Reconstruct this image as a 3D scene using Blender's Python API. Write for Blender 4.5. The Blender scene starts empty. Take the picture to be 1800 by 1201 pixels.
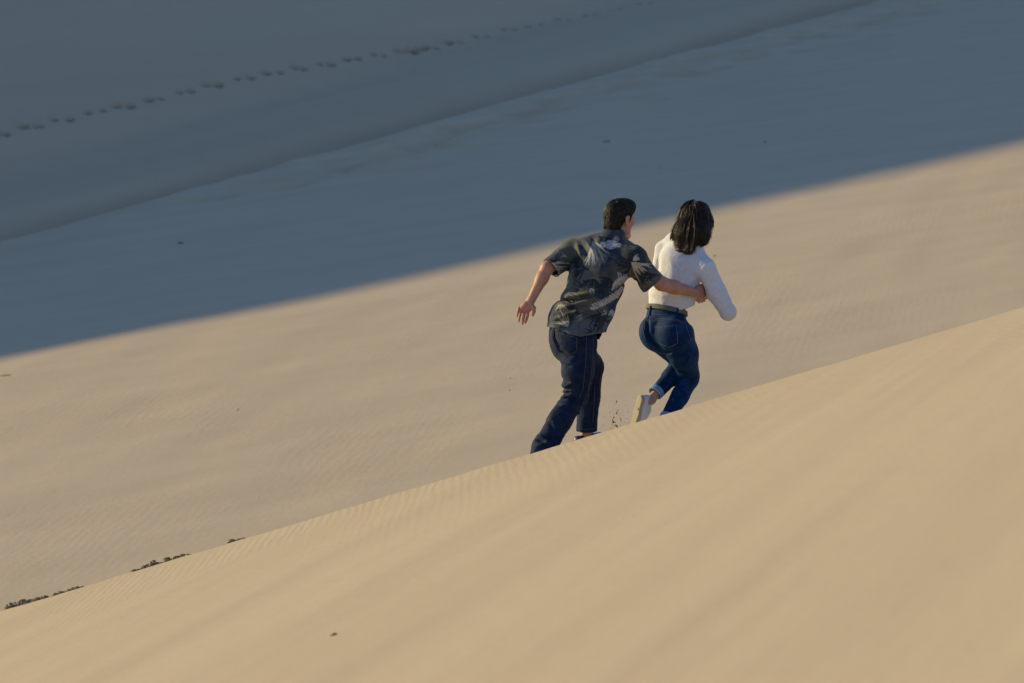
import bpy, math, random
import numpy as np
from mathutils import Vector

random.seed(7)
rng = np.random.default_rng(7)
S = bpy.context.scene
COL = S.collection

# ------------------------------------------------------------------ camera, sky, sun, exposure
PITCH = math.radians(8.0)
FPX = 6750.0                                   # focal length in pixels of an 1800 px wide frame
cam_d = bpy.data.cameras.new('camera')
cam_d.sensor_width = 36.0
cam_d.lens = 135.0
cam_d.clip_start = 0.1
cam_d.clip_end = 5000.0
cam_d.dof.use_dof = True
cam_d.dof.focus_distance = 25.1
cam_d.dof.aperture_fstop = 4.5
cam_o = bpy.data.objects.new('camera', cam_d)
COL.objects.link(cam_o)
cam_o.location = (0, 0, 0)
cam_o.rotation_euler = (math.radians(90) - PITCH, 0, 0)
S.camera = cam_o

SUN_EL = math.radians(15.0)
SUN_AZ = math.radians(-67.0)                   # from +Y towards +X: the sun stands at the left, a little beyond the couple
L = np.array([math.sin(SUN_AZ) * math.cos(SUN_EL), math.cos(SUN_AZ) * math.cos(SUN_EL), math.sin(SUN_EL)])

world = bpy.data.worlds.new('World')
S.world = world
world.use_nodes = True
wn = world.node_tree
bgn = wn.nodes['Background']
sky = wn.nodes.new('ShaderNodeTexSky')
sky.sky_type = 'NISHITA'
sky.sun_disc = False
sky.sun_elevation = SUN_EL
sky.sun_rotation = SUN_AZ
sky.air_density = 0.6
sky.dust_density = 0.0
sky.ozone_density = 1.6
wn.links.new(sky.outputs[0], bgn.inputs[0])
bgn.inputs[1].default_value = 0.15

sun_d = bpy.data.lights.new('sun', 'SUN')
sun_d.energy = 3.4
sun_d.angle = math.radians(0.53)
sun_d.color = (1.0, 0.79, 0.37)
sun_o = bpy.data.objects.new('sun', sun_d)
COL.objects.link(sun_o)
sun_o.rotation_euler = Vector(L).to_track_quat('Z', 'Y').to_euler()
sun_o.location = (-40, 10, 30)

S.view_settings.view_transform = 'Standard'
S.view_settings.look = 'None'
S.view_settings.exposure = 0.76
S.view_settings.gamma = 1.0
S.view_settings.use_curve_mapping = False

# ------------------------------------------------------------------ helpers
F_ = np.array([0, math.cos(PITCH), -math.sin(PITCH)])
U_ = np.array([0, math.sin(PITCH), math.cos(PITCH)])
X_ = np.array([1.0, 0, 0])
D0 = 25.0

def ray(u, v):
    return F_ + X_ * ((u - 900.0) / FPX) + U_ * ((600.5 - v) / FPX)

def J(u, v, dz=0.0):
    return ray(u, v) * (D0 + dz)

def proj(P):
    d = P @ F_
    return 900 + FPX * (P[:, 0] / d), 600.5 - FPX * ((P @ U_) / d)

def nrm(v):
    v = np.asarray(v, float)
    return v / np.linalg.norm(v)

_lat = rng.random((32, 32, 32)).astype(np.float32) * 2 - 1
def noise(P, s=1.0, seed=0.0):
    Q = np.asarray(P, np.float32) * s + np.float32(seed * 7.31 + 100)
    i = np.floor(Q).astype(np.int64); f = Q - i
    f = f * f * (3 - 2 * f)
    i0 = i % 32; i1 = (i + 1) % 32
    def g(a, b, c): return _lat[a, b, c]
    x, y, z = f[:, 0], f[:, 1], f[:, 2]
    c00 = g(i0[:, 0], i0[:, 1], i0[:, 2]) * (1 - x) + g(i1[:, 0], i0[:, 1], i0[:, 2]) * x
    c10 = g(i0[:, 0], i1[:, 1], i0[:, 2]) * (1 - x) + g(i1[:, 0], i1[:, 1], i0[:, 2]) * x
    c01 = g(i0[:, 0], i0[:, 1], i1[:, 2]) * (1 - x) + g(i1[:, 0], i0[:, 1], i1[:, 2]) * x
    c11 = g(i0[:, 0], i1[:, 1], i1[:, 2]) * (1 - x) + g(i1[:, 0], i1[:, 1], i1[:, 2]) * x
    return (c00 * (1 - y) + c10 * y) * (1 - z) + (c01 * (1 - y) + c11 * y) * z

def noise2(x, y, seed=0.0):
    P = np.stack([x.ravel(), y.ravel(), np.full(x.size, 0.37)], 1)
    return noise(P, 1.0, seed).reshape(x.shape)

def fbm2(x, y, o=4, seed=0.0):
    r = 0; a = 1.0
    for k in range(o):
        r = r + a * noise2(x * 2 ** k, y * 2 ** k, seed + k * 1.7); a *= 0.5
    return r

def mesh_obj(name, V, Fc, mat=None, parent=None, smooth=True, base=None):
    V = np.asarray(V, np.float32)
    me = bpy.data.meshes.new(name)
    if isinstance(Fc, np.ndarray):
        n, k = Fc.shape
        me.vertices.add(len(V)); me.vertices.foreach_set('co', V.ravel())
        me.loops.add(n * k); me.loops.foreach_set('vertex_index', Fc.astype(np.int32).ravel())
        me.polygons.add(n)
        me.polygons.foreach_set('loop_start', np.arange(0, n * k, k, dtype=np.int32))
        me.polygons.foreach_set('loop_total', np.full(n, k, np.int32))
        me.update(calc_edges=True)
    else:
        me.from_pydata([tuple(map(float, v)) for v in V], [], [tuple(map(int, f)) for f in Fc])
        me.update()
    me.validate()
    if smooth:
        me.polygons.foreach_set('use_smooth', np.ones(len(me.polygons), bool))
    if mat: me.materials.append(mat)
    o = bpy.data.objects.new(name, me)
    COL.objects.link(o)
    if parent is not None: o.parent = parent
    return o

def tag(o, label=None, cat=None, group=None, kind=None):
    if label: o['label'] = label
    if cat: o['category'] = cat
    if group: o['group'] = group
    if kind: o['kind'] = kind
    return o

def grid_faces(nu, nv):
    i = np.arange(nu - 1)[:, None]; j = np.arange(nv - 1)[None, :]
    a = i * nv + j
    return np.stack([a, a + nv, a + nv + 1, a + 1], -1).reshape(-1, 4)

# ------------------------------------------------------------------ materials
def new_mat(name):
    m = bpy.data.materials.new(name); m.use_nodes = True
    nt = m.node_tree
    return m, nt, nt.nodes['Principled BSDF'], nt.nodes.new, nt.links.new

def sock(nt, node, key, val):
    if hasattr(val, 'is_output'): nt.links.new(val, node.inputs[key])
    else: node.inputs[key].default_value = val

def mth(nt, op, a, b=0.0, c=None, clamp=False):
    n = nt.nodes.new('ShaderNodeMath'); n.operation = op; n.use_clamp = clamp
    sock(nt, n, 0, a); sock(nt, n, 1, b)
    if c is not None: sock(nt, n, 2, c)
    return n.outputs[0]

def mixc(nt, f, a, b):
    n = nt.nodes.new('ShaderNodeMix'); n.data_type = 'RGBA'
    sock(nt, n, 0, f); sock(nt, n, 6, a); sock(nt, n, 7, b)
    return n.outputs[2]

def mapped(nt, scale, rot=(0, 0, 0), loc=(0, 0, 0)):
    tc = nt.nodes.new('ShaderNodeTexCoord'); mp = nt.nodes.new('ShaderNodeMapping')
    mp.inputs['Scale'].default_value = scale; mp.inputs['Rotation'].default_value = rot; mp.inputs['Location'].default_value = loc
    nt.links.new(tc.outputs['Object'], mp.inputs[0])
    return mp.outputs[0]

def ntex(nt, vec, scale, detail=3.0, rough=0.55):
    n = nt.nodes.new('ShaderNodeTexNoise')
    n.inputs['Scale'].default_value = scale; n.inputs['Detail'].default_value = detail; n.inputs['Roughness'].default_value = rough
    nt.links.new(vec, n.inputs['Vector'])
    return n.outputs['Fac']

def remap(nt, v, a, b, c=0.0, d=1.0):
    n = nt.nodes.new('ShaderNodeMapRange'); n.interpolation_type = 'SMOOTHSTEP'
    sock(nt, n, 0, v)
    for k, x in zip((1, 2, 3, 4), (a, b, c, d)): n.inputs[k].default_value = x
    return n.outputs[0]

SAND_A = (0.500, 0.396, 0.272, 1)
SAND_B = (0.425, 0.326, 0.220, 1)

def sand_mat(name, streak, ripples, grain=0.35, k=1.0, edge=None, dent_shade=None, mixk=1.0):
    """streak: (scale, rot) of soft colour streaks; ripples: list of (wave_len, rot_z, distort, height, mask_scale, lo, hi)"""
    m, nt, b, N, Lk = new_mat(name)
    sh_, sx_, sy_ = streak                           # streaks run along (1, sh_) on the ground
    tc_ = N('ShaderNodeTexCoord'); sp_ = N('ShaderNodeSeparateXYZ'); cb_ = N('ShaderNodeCombineXYZ')
    Lk(tc_.outputs['Object'], sp_.inputs[0])
    Lk(mth(nt, 'MULTIPLY', sp_.outputs[0], sx_), cb_.inputs[0])
    Lk(mth(nt, 'MULTIPLY', mth(nt, 'SUBTRACT', sp_.outputs[1], mth(nt, 'MULTIPLY', sp_.outputs[0], sh_)), sy_), cb_.inputs[1])
    v = cb_.outputs[0]
    s = ntex(nt, v, 1.0, 4.0, 0.6)
    fine = ntex(nt, mapped(nt, (1, 1, 1)), 60.0, 2.0)
    f = remap(nt, mth(nt, 'ADD', mth(nt, 'MULTIPLY', s, 0.78), mth(nt, 'MULTIPLY', fine, 0.22)), 0.30, 0.70)
    sandc = mixc(nt, f, tuple(c * k for c in SAND_A[:3]) + (1,), tuple((b_ * mixk + a_ * (1 - mixk)) * k for a_, b_ in zip(SAND_A[:3], SAND_B[:3])) + (1,))
    if dent_shade:
        da = N('ShaderNodeAttribute'); da.attribute_name = dent_shade
        sandc = mixc(nt, da.outputs['Fac'], sandc, (.16, .12, .08, 1))  # painted shade: sand colour darkened inside the footprint dents
    Lk(sandc, b.inputs['Base Color'])
    b.inputs['Roughness'].default_value = 0.95
    b.inputs['Specular IOR Level'].default_value = 0.15
    h = mth(nt, 'MULTIPLY', ntex(nt, mapped(nt, (1, 1, 1)), 90.0, 3.0, 0.7), grain * 0.004)
    h = mth(nt, 'ADD', h, mth(nt, 'MULTIPLY', ntex(nt, mapped(nt, (1, 1, 1)), 9.0, 3.0, 0.6), 0.004))
    for (wl, rz, dist, hh, ms, lo, hi, sy) in ripples:
        w = N('ShaderNodeTexWave'); w.wave_type = 'BANDS'; w.bands_direction = 'X'; w.wave_profile = 'SIN'
        Lk(mapped(nt, (1, sy, 1), (0, 0, rz)), w.inputs['Vector'])
        w.inputs['Scale'].default_value = 0.314 / wl
        w.inputs['Distortion'].default_value = dist
        w.inputs['Detail'].default_value = 2.0
        w.inputs['Detail Scale'].default_value = 0.9
        mask = remap(nt, ntex(nt, mapped(nt, ms, (0, 0, rz)), 1.0, 2.0), lo, hi)
        if edge:
            ea = N('ShaderNodeAttribute'); ea.attribute_name = edge
            mask = mth(nt, 'MULTIPLY', mask, ea.outputs['Fac'])
        h = mth(nt, 'ADD', h, mth(nt, 'MULTIPLY', mth(nt, 'MULTIPLY', w.outputs['Fac'], mask), hh))
    bp = N('ShaderNodeBump'); bp.inputs['Strength'].default_value = 1.0; bp.inputs['Distance'].default_value = 1.0
    Lk(h, bp.inputs['Height']); Lk(bp.outputs[0], b.inputs['Normal'])
    return m

def cloth_mat(name, col, col2, nscale=30, rough=0.85, sheen=0.15, weave=700, attr=None, bump=0.0006):
    m, nt, b, N, Lk = new_mat(name)
    v = mapped(nt, (1, 1, 1))
    f = remap(nt, ntex(nt, v, nscale, 4.0, 0.65), 0.35, 0.68)
    c = mixc(nt, f, (*col, 1), (*col2, 1))
    if attr:
        a = N('ShaderNodeAttribute'); a.attribute_name = attr
        mx = N('ShaderNodeMix'); mx.data_type = 'RGBA'; mx.blend_type = 'MULTIPLY'
        mx.inputs[0].default_value = 1.0
        Lk(a.outputs['Color'], mx.inputs[6]); Lk(c, mx.inputs[7])
        c = mx.outputs[2]
    Lk(c, b.inputs['Base Color'])
    b.inputs['Roughness'].default_value = rough
    b.inputs['Specular IOR Level'].default_value = 0.12
    b.inputs['Sheen Weight'].default_value = sheen
    b.inputs['Sheen Roughness'].default_value = 0.5
    h = mth(nt, 'ADD', mth(nt, 'MULTIPLY', ntex(nt, v, weave, 2.0), bump), mth(nt, 'MULTIPLY', ntex(nt, v, 70, 3.0), bump * 3))
    bp = N('ShaderNodeBump'); bp.inputs['Strength'].default_value = 1.0; bp.inputs['Distance'].default_value = 1.0
    Lk(h, bp.inputs['Height']); Lk(bp.outputs[0], b.inputs['Normal'])
    return m

def plain_mat(name, col, rough=0.6, nscale=40, var=0.8, metal=0.0, spec=0.4):
    m, nt, b, N, Lk = new_mat(name)
    f = ntex(nt, mapped(nt, (1, 1, 1)), nscale, 3.0)
    Lk(mixc(nt, f, (*col, 1), (*[c * var for c in col], 1)), b.inputs['Base Color'])
    b.inputs['Roughness'].default_value = rough
    b.inputs['Metallic'].default_value = metal
    b.inputs['Specular IOR Level'].default_value = spec
    return m

def skin_mat(name, col, col2, col_hot=None):
    m, nt, b, N, Lk = new_mat(name)
    v = mapped(nt, (1, 1, 1))
    c = mixc(nt, remap(nt, ntex(nt, v, 22, 4.0, 0.6), 0.35, 0.7), (*col, 1), (*col2, 1))
    if col_hot:
        a = N('ShaderNodeAttribute'); a.attribute_name = 'flush'
        c = mixc(nt, a.outputs['Fac'], c, (*col_hot, 1))
    Lk(c, b.inputs['Base Color'])
    b.inputs['Roughness'].default_value = 0.55
    b.inputs['Specular IOR Level'].default_value = 0.3
    b.inputs['Subsurface Weight'].default_value = 0.25
    b.inputs['Subsurface Radius'].default_value = (0.012, 0.004, 0.002)
    b.inputs['Subsurface Scale'].default_value = 0.6
    bp = N('ShaderNodeBump'); bp.inputs['Distance'].default_value = 1.0; bp.inputs['Strength'].default_value = 0.5
    Lk(mth(nt, 'MULTIPLY', ntex(nt, v, 180, 2.0), 0.0006), bp.inputs['Height']); Lk(bp.outputs[0], b.inputs['Normal'])
    return m

def hair_mat(name, col, col2, rough=0.38, spec=0.6):
    m, nt, b, N, Lk = new_mat(name)
    f = remap(nt, ntex(nt, mapped(nt, (1, 1, 1)), 60, 3.0, 0.7), 0.3, 0.7)
    Lk(mixc(nt, f, (*col, 1), (*col2, 1)), b.inputs['Base Color'])
    b.inputs['Roughness'].default_value = rough
    b.inputs['Specular IOR Level'].default_value = spec
    b.inputs['Specular Tint'].default_value = (1.0, 0.95, 0.88, 1)
    return m

# ------------------------------------------------------------------ the land
# near dune: its edge runs left to right in front of the couple, rising to the right
CL = J(0, 1075, 0.20); CR = J(1800, 540, -1.50)
def crest_y(x): return CL[1] + (CR[1] - CL[1]) * (x - CL[0]) / (CR[0] - CL[0])
def crest_z(x):
    t = (x - CL[0]) / (CR[0] - CL[0])
    z = CL[2] + (CR[2] - CL[2]) * t
    xc = np.clip(x, -7, 7)                      # flattens out far from the view
    t2 = (xc - CL[0]) / (CR[0] - CL[0])
    z2 = CL[2] + (CR[2] - CL[2]) * t2 + (x - xc) * 0.06
    return z2

BACK = math.tan(math.radians(13.5))
def near_dune_z(x, q):
    zc = crest_z(x)
    front = -0.115 * q
    back = -BACK * np.minimum(q, 2.2) - 0.47 * np.maximum(q - 2.2, 0)
    z = zc + np.where(q < 0, front, back)
    fade = np.clip(-q / 1.2, 0, 1)
    # wind streaks run away from the camera and to the right
    a = x * 0.961 - q * 0.276; bb = x * 0.276 + q * 0.961
    z = z + fade * (0.3 + 0.7 / (1 + np.exp(-(x - 0.2) * 2.2))) * (0.0055 * fbm2(x * 0.24, (q - 3.3 * x) * 0.42, 3, 3) + 0.004 * fbm2(x * 0.8, (q - 3.3 * x) * 1.3, 2, 5))
    z = z + np.where(q < 0, 0.0012, 0.004) * fbm2(x * 5, q * 3, 2, 9)
    return z

def build_near_dune():
    xs = np.concatenate([np.linspace(-60, -8, 40)[:-1], np.linspace(-8, 8, 321), np.linspace(8, 60, 40)[1:]])
    qs = np.concatenate([np.linspace(-45, -22, 24)[:-1], np.linspace(-22, -4, 160)[:-1], np.linspace(-4, 0, 90)[:-1],
                         np.linspace(0, 2.2, 45)[:-1], np.linspace(2.2, 14, 40)])
    Xg, Q = np.meshgrid(xs, qs, indexing='ij')
    Z = near_dune_z(Xg, Q)
    V = np.stack([Xg, crest_y(Xg) + Q, Z], -1).reshape(-1, 3)
    m = sand_mat('near sand', (3.5, 0.24, 0.40),
                 [(0.055, math.radians(-6), 5.0, 0.0014, (0.30, 0.14, 1), 0.42, 0.62, .10),
                  (0.080, math.radians(-9), 5.0, 0.00045, (0.5, 0.2, 1), 0.46, 0.66, .08)], k=.885, edge='rippled', mixk=.6)
    o = mesh_obj('sand_dune', V, grid_faces(len(xs), len(qs)), m)
    rp = np.exp(-(np.maximum(-Q, 0) / 3.2) ** 2) * (0.35 + 0.65 / (1 + np.exp((Xg + 0.3) * 1.6)))   # wind ripples survive near the dune's edge only
    o.data.attributes.new('rippled', 'FLOAT', 'POINT').data.foreach_set('value', rp.astype(np.float32).ravel())
    return tag(o, 'smooth sunlit sand dune slope filling the foreground below the couple', 'dune', kind='structure')

# valley floor, one sheet out to the horizon
ZF, GX = -6.6, 0.09
def floor_plane(x, y): return ZF + GX * np.clip(x, -60, 60)

def hit_floor(u, v):
    r = ray(u, v)
    return r * (ZF / (r[2] - GX * r[0]))

toe_px = [(-150, 448), (0, 408), (380, 303), (760, 199), (1130, 98), (1500, -2), (1700, -52)]
TP = np.array([hit_floor(*p) for p in toe_px])
T0 = TP[1][:2]; TD = nrm(TP[5][:2] - TP[1][:2]); TN = np.array([TD[1], -TD[0]])   # TN points to the lit side
def sd_of(x, y):
    dx = x - T0[0]; dy = y - T0[1]
    return dx * TD[0] + dy * TD[1], -(dx * TN[0] + dy * TN[1])                     # s along the toe, d behind it
ts, tdv = sd_of(TP[:, 0], TP[:, 1])
def toe_off(s): return np.interp(s, ts, tdv)
SLIP = math.tan(math.radians(25.0))

# crest height of the far dune: where its shadow edge falls on the valley floor
edge_px = [(-60, 648), (0, 634), (300, 577), (600, 517), (900, 452), (1200, 384), (1500, 321), (1800, 256), (1900, 236)]
cs, ch = [], []
for p in edge_px:
    P = hit_floor(*p)
    s0, d0 = sd_of(P[0], P[1])
    ls, ld = sd_of(T0[0] + L[0], T0[1] + L[1])
    lz = L[2] - GX * L[0]                        # height gained over the tilted floor
    # d0 + ld t - toe = lz t / SLIP
    t = (toe_off(s0) - d0) / (ld - lz / SLIP)
    cs.append(s0 + ls * t); ch.append(lz * t)
o_ = np.argsort(cs); cs = np.array(cs)[o_]; ch = np.array(ch)[o_]
kf = np.polyfit(cs, ch, 2)
s_lo, s_hi = cs[0], cs[-1]
def crest_h(s):
    sc = np.clip(s, s_lo, s_hi)
    h = np.interp(sc, cs, ch)
    e = np.where(s < s_lo, (s - s_lo) * (ch[1] - ch[0]) / (cs[1] - cs[0]), 0) + \
        np.where(s > s_hi, (s - s_hi) * (ch[-1] - ch[-2]) / (cs[-1] - cs[-2]), 0)
    return np.clip(h + e, 2.5, 32.0)

def trench(s, d):
    """the crease where the slip face meets the flat"""
    k = 1.0 + 0.012 * np.clip(s, 0, 60)
    return (0.38 + 0.08 * noise2(s * 0.3, s * 0.0 + 5.0, 35)) * k * np.exp(-((d - 0.10) / (0.44 * k)) ** 2)

def slump(s, d):
    """small tongues of slid sand on the flat just in front of the toe"""
    m = np.exp(-((d + 1.6) / 1.0) ** 2)
    return m * (0.08 * np.maximum(fbm2(s * 0.9, d * 1.3, 3, 12), -0.1) - 0.03)

# short hollows of disturbed sand beside the crease
scuffs = []
for k in range(260):
    s_ = rng.uniform(-6, 62); d_ = -rng.uniform(1.2, 2.0) - abs(rng.normal(0, 1.1)) - 0.02 * max(s_, 0)
    if noise(np.array([[s_ * 0.18, 3.0, 1.0]]), 1.0, 71)[0] < -0.35: continue
    dd_ = d_ + toe_off(s_)
    scuffs.append((T0[0] + TD[0] * s_ - TN[0] * dd_, T0[1] + TD[1] * s_ - TN[1] * dd_, rng.uniform(.25, .60), rng.uniform(.22, .40), rng.uniform(.14, .28)))

def ground_z(x, y):
    s, d = sd_of(x, y)
    z = floor_plane(x, y)
    near = np.exp(-((np.hypot(x, y - 60)) / 90) ** 2)
    a = x * 0.80 + y * 0.10; b2 = -x * 0.1 + y * 0.5
    z = z + near * (0.035 * fbm2(x * 0.10, y * 0.05, 2, 21) + 0.012 * fbm2(x * 0.9 - y * 0.25, y * 0.22, 3, 23))
    dt = d - toe_off(s)
    for (px_, py_, sx_, sy_, dep) in scuffs:
        r2 = ((x - px_) / sx_) ** 2 + ((y - py_) / sy_) ** 2
        m = r2 < 8
        if m.any(): z[m] += dep * (-np.exp(-r2[m]) + 0.10 * np.exp(-((np.sqrt(r2[m]) - 1.7) / 0.5) ** 2))
    z = z + slump(s, d - toe_off(s)) - trench(s, d - toe_off(s)) - np.where(d - toe_off(s) > 0.05, 0.15 + 0.3 * np.clip(d - toe_off(s) - 0.05, 0, 3), 0)
    return z

def build_ground():
    xs = np.concatenate([-np.geomspace(26, 1500, 24)[::-1][:-1], np.linspace(-26, 26, 347), np.geomspace(26, 1500, 24)[1:]])
    ys = np.concatenate([-np.geomspace(20, 1500, 16)[::-1][:-1], np.linspace(-20, 28, 40)[:-1], np.linspace(28, 60, 170)[:-1], np.linspace(60, 125, 420)[:-1], np.geomspace(125, 1500, 30)])
    Xg, Yg = np.meshgrid(xs, ys, indexing='ij')
    V = np.stack([Xg, Yg, ground_z(Xg, Yg)], -1).reshape(-1, 3)
    m = sand_mat('valley sand', (0.52, 0.30, 0.80),
                 [(0.10, math.radians(24), 7.0, 0.0005, (0.4, 0.16, 1), 0.42, 0.66, .35),
                  (0.30, math.radians(-30), 6.0, 0.0004, (0.3, 0.1, 1), 0.45, 0.7, .3)], grain=0.5, k=1.03, mixk=.55)
    o = mesh_obj('ground', V, grid_faces(len(xs), len(ys)), m)
    return tag(o, 'flat valley of sand behind the couple, half sunlit and half in shade', 'sand', kind='structure')

prints = []

def far_dune_z(s, dd):
    """height above the floor; dd measured behind the toe"""
    H = crest_h(s)
    dc = H / SLIP
    gd = lambda q: q * (1 - np.exp(-np.maximum(q, 0) / 6.5))          # gentle foot, steepening upwards
    up = np.where(dd > 0, H * gd(dd) / gd(dc), 0.30 * dd)
    lee = H - 0.21 * (dd - dc)
    lee = np.where(dd > dc + 40, H - 8.4 - 0.05 * (dd - dc - 40), lee)
    h = np.minimum(up, lee)
    # a soft low bench and a second crease a little above the toe
    e = np.clip(dd, 0, None)
    k = 1.0 + 0.012 * np.clip(s, 0, 60)
    wob = 0.10 * noise2(s * 0.35, s * 0.0 + 2.0, 33)
    h = h - trench(s, dd) + 0.05 * k * np.exp(-((e - 1.2 * k) / (0.6 * k)) ** 2)
    h = h - 0.22 * k * np.exp(-((e - 3.2 * k - wob) / (0.7 * k)) ** 2)
    vis = np.exp(-(np.maximum(e - 22, 0) / 6) ** 2) * np.clip(e / 1.5, 0, 1)
    h = h + vis * (0.02 * fbm2(s * 0.10, e * 0.35, 3, 41) + 0.012 * fbm2(s * 1.3, e * 0.8, 2, 43))
    h = h + np.exp(-((dd - 0.3) / 0.35) ** 2) * 0.05 * fbm2(s * 0.9, dd * 1.2, 3, 47)
    for (ps, pd, sc) in prints:
        ds = (s - ps); de = (dd - pd)
        r2 = (ds / (0.14 * sc)) ** 2 + (de / (0.058 * sc)) ** 2
        m = r2 < 12
        if m.any():
            h[m] += sc * (-0.16 * np.exp(-r2[m] * r2[m] * 0.6) + 0.015 * np.exp(-(np.sqrt(r2[m]) - 1.55) ** 2 / 0.16))
    return h

# foot trail up on the shaded slip face
def hit_slip(u, v):
    r = ray(u, v)
    t = 60.0
    for _ in range(60):
        P = r * t
        s, d = sd_of(P[0], P[1]); d = d - toe_off(s)
        g = P[2] - (floor_plane(P[0], P[1]) + (float(far_dune_z(np.array([[s]]), np.array([[d]]))[0, 0]) if d > 0 else 0.0))
        t += g * 1.5
    return P
trail_px = np.array([(-80, 248), (0, 232), (60, 217), (210, 184), (430, 133), (640, 97), (740, 85), (860, 58), (1000, 30), (1160, -1), (1300, -28)], float)
def trail_v(u): return np.interp(u, trail_px[:, 0], trail_px[:, 1])
u = -60.0; k = 0
while u < 1240:
    P = hit_slip(u, trail_v(u) + 2 + rng.normal(0, 1.2) + (2.2 if k % 2 else -1.2))
    s, d = sd_of(P[0], P[1]); prints.append((s, d - toe_off(s), rng.uniform(0.75, 1.3)))
    u += (31 if k % 2 else 23) * (1 - 0.00012 * u) + rng.normal(0, 3.0); k += 1
for (uu, vv, sc) in ((700, 91, 1.5), (714, 88, 1.5), (738, 84, 2.0), (786, 74, 1.5), (728, 92, 1.2)):
    P = hit_slip(uu, vv); s, d = sd_of(P[0], P[1]); prints.append((s, d - toe_off(s), sc))

def build_far_dune():
    ss = np.concatenate([np.linspace(-140, -18, 60)[:-1], np.linspace(-18, 58, 950)[:-1], np.linspace(58, 90, 100)[:-1], np.linspace(90, 300, 70)])
    dds = np.concatenate([np.linspace(-2, -0.2, 6)[:-1], np.linspace(-0.2, 4.5, 70)[:-1], np.linspace(4.5, 14.5, 270)[:-1], np.linspace(14.5, 24, 30)[:-1], np.linspace(24, 60, 90)[:-1], np.linspace(60, 200, 24)])
    Sg, Dg = np.meshgrid(ss, dds, indexing='ij')
    H = far_dune_z(Sg, Dg)
    dd = Dg + toe_off(Sg)
    x = T0[0] + TD[0] * Sg - TN[0] * dd
    y = T0[1] + TD[1] * Sg - TN[1] * dd
    V = np.stack([x, y, floor_plane(x, y) + H], -1).reshape(-1, 3)
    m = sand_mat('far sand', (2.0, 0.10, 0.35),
                 [(0.5, math.radians(-20), 5.0, 0.003, (0.2, 0.1, 1), 0.45, 0.7, .4)], grain=0.5, k=.89, dent_shade='dent_shade', mixk=.4)
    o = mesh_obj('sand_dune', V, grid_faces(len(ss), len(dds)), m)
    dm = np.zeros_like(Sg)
    for (ps, pd, sc) in prints:                       # shade of each footprint's hollow, painted into the sand colour
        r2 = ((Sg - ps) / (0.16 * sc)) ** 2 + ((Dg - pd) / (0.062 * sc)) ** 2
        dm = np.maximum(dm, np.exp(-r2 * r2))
    o.data.attributes.new('dent_shade', 'FLOAT', 'POINT').data.foreach_set('value', (dm * 1.0).astype(np.float32).ravel())
    return tag(o, 'steep shaded dune face rising at the back with a line of footprints across it', 'dune', kind='structure')

build_near_dune(); build_ground(); build_far_dune()

# ------------------------------------------------------------------ signed distance modelling of the figures
def cap(P, a, b, ra, rb):
    ba = b - a; pa = P - a
    h = np.clip(pa @ ba / (ba @ ba + 1e-12), 0, 1)
    return np.linalg.norm(pa - h[:, None] * ba, axis=1) - (ra + (rb - ra) * h)

def ecap(P, a, b, la, lb, wa, da, wb, db):
    """tube with an elliptic section: width along the lateral axis, depth across it"""
    ba = b - a; ln = np.linalg.norm(ba); n = ba / ln
    pa = P - a
    t = pa @ n / ln; h = np.clip(t, 0, 1)
    lat = la + (lb - la) * 0.5
    lat = lat - n * (lat @ n); lat = nrm(lat); dep = np.cross(n, lat)
    V = pa - h[:, None] * ba
    # lateral axis turns between the two ends
    l0 = nrm(la - n * (la @ n)); l1 = nrm(lb - n * (lb @ n))
    a0 = math.atan2(l0 @ dep, l0 @ lat); a1 = math.atan2(l1 @ dep, l1 @ lat)
    ang = a0 + (a1 - a0) * h
    x = V @ lat; y = V @ dep; c = np.cos(ang); s = np.sin(ang)
    xs = x * c + y * s; ys = -x * s + y * c; ax = V @ n
    hs = h * h * (3 - 2 * h) * 0.5 + h * 0.5
    w = wa + (wb - wa) * hs; d = da + (db - da) * hs; m = np.minimum(w, d)
    q = np.sqrt((xs / w) ** 2 + (ys / d) ** 2 + (ax / m) ** 2)
    g = np.sqrt((xs / w ** 2) ** 2 + (ys / d ** 2) ** 2 + (ax / m ** 2) ** 2)
    return q * (q - 1) / (g + 1e-6)

def ell(P, c, M, r):
    Q = (P - c) @ np.asarray(M).T
    r = np.asarray(r)
    q = np.linalg.norm(Q / r, axis=1); g = np.linalg.norm(Q / r ** 2, axis=1)
    return q * (q - 1) / (g + 1e-6)

def smin(a, b, k):
    h = np.clip(0.5 + 0.5 * (b - a) / k, 0, 1)
    return b + (a - b) * h - k * h * (1 - h)

def smax(a, b, k): return -smin(-a, -b, k)

def union(P, prims):
    r = None
    for f, k in prims:
        v = f(P)
        r = v if r is None else smin(r, v, k)
    return r

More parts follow.
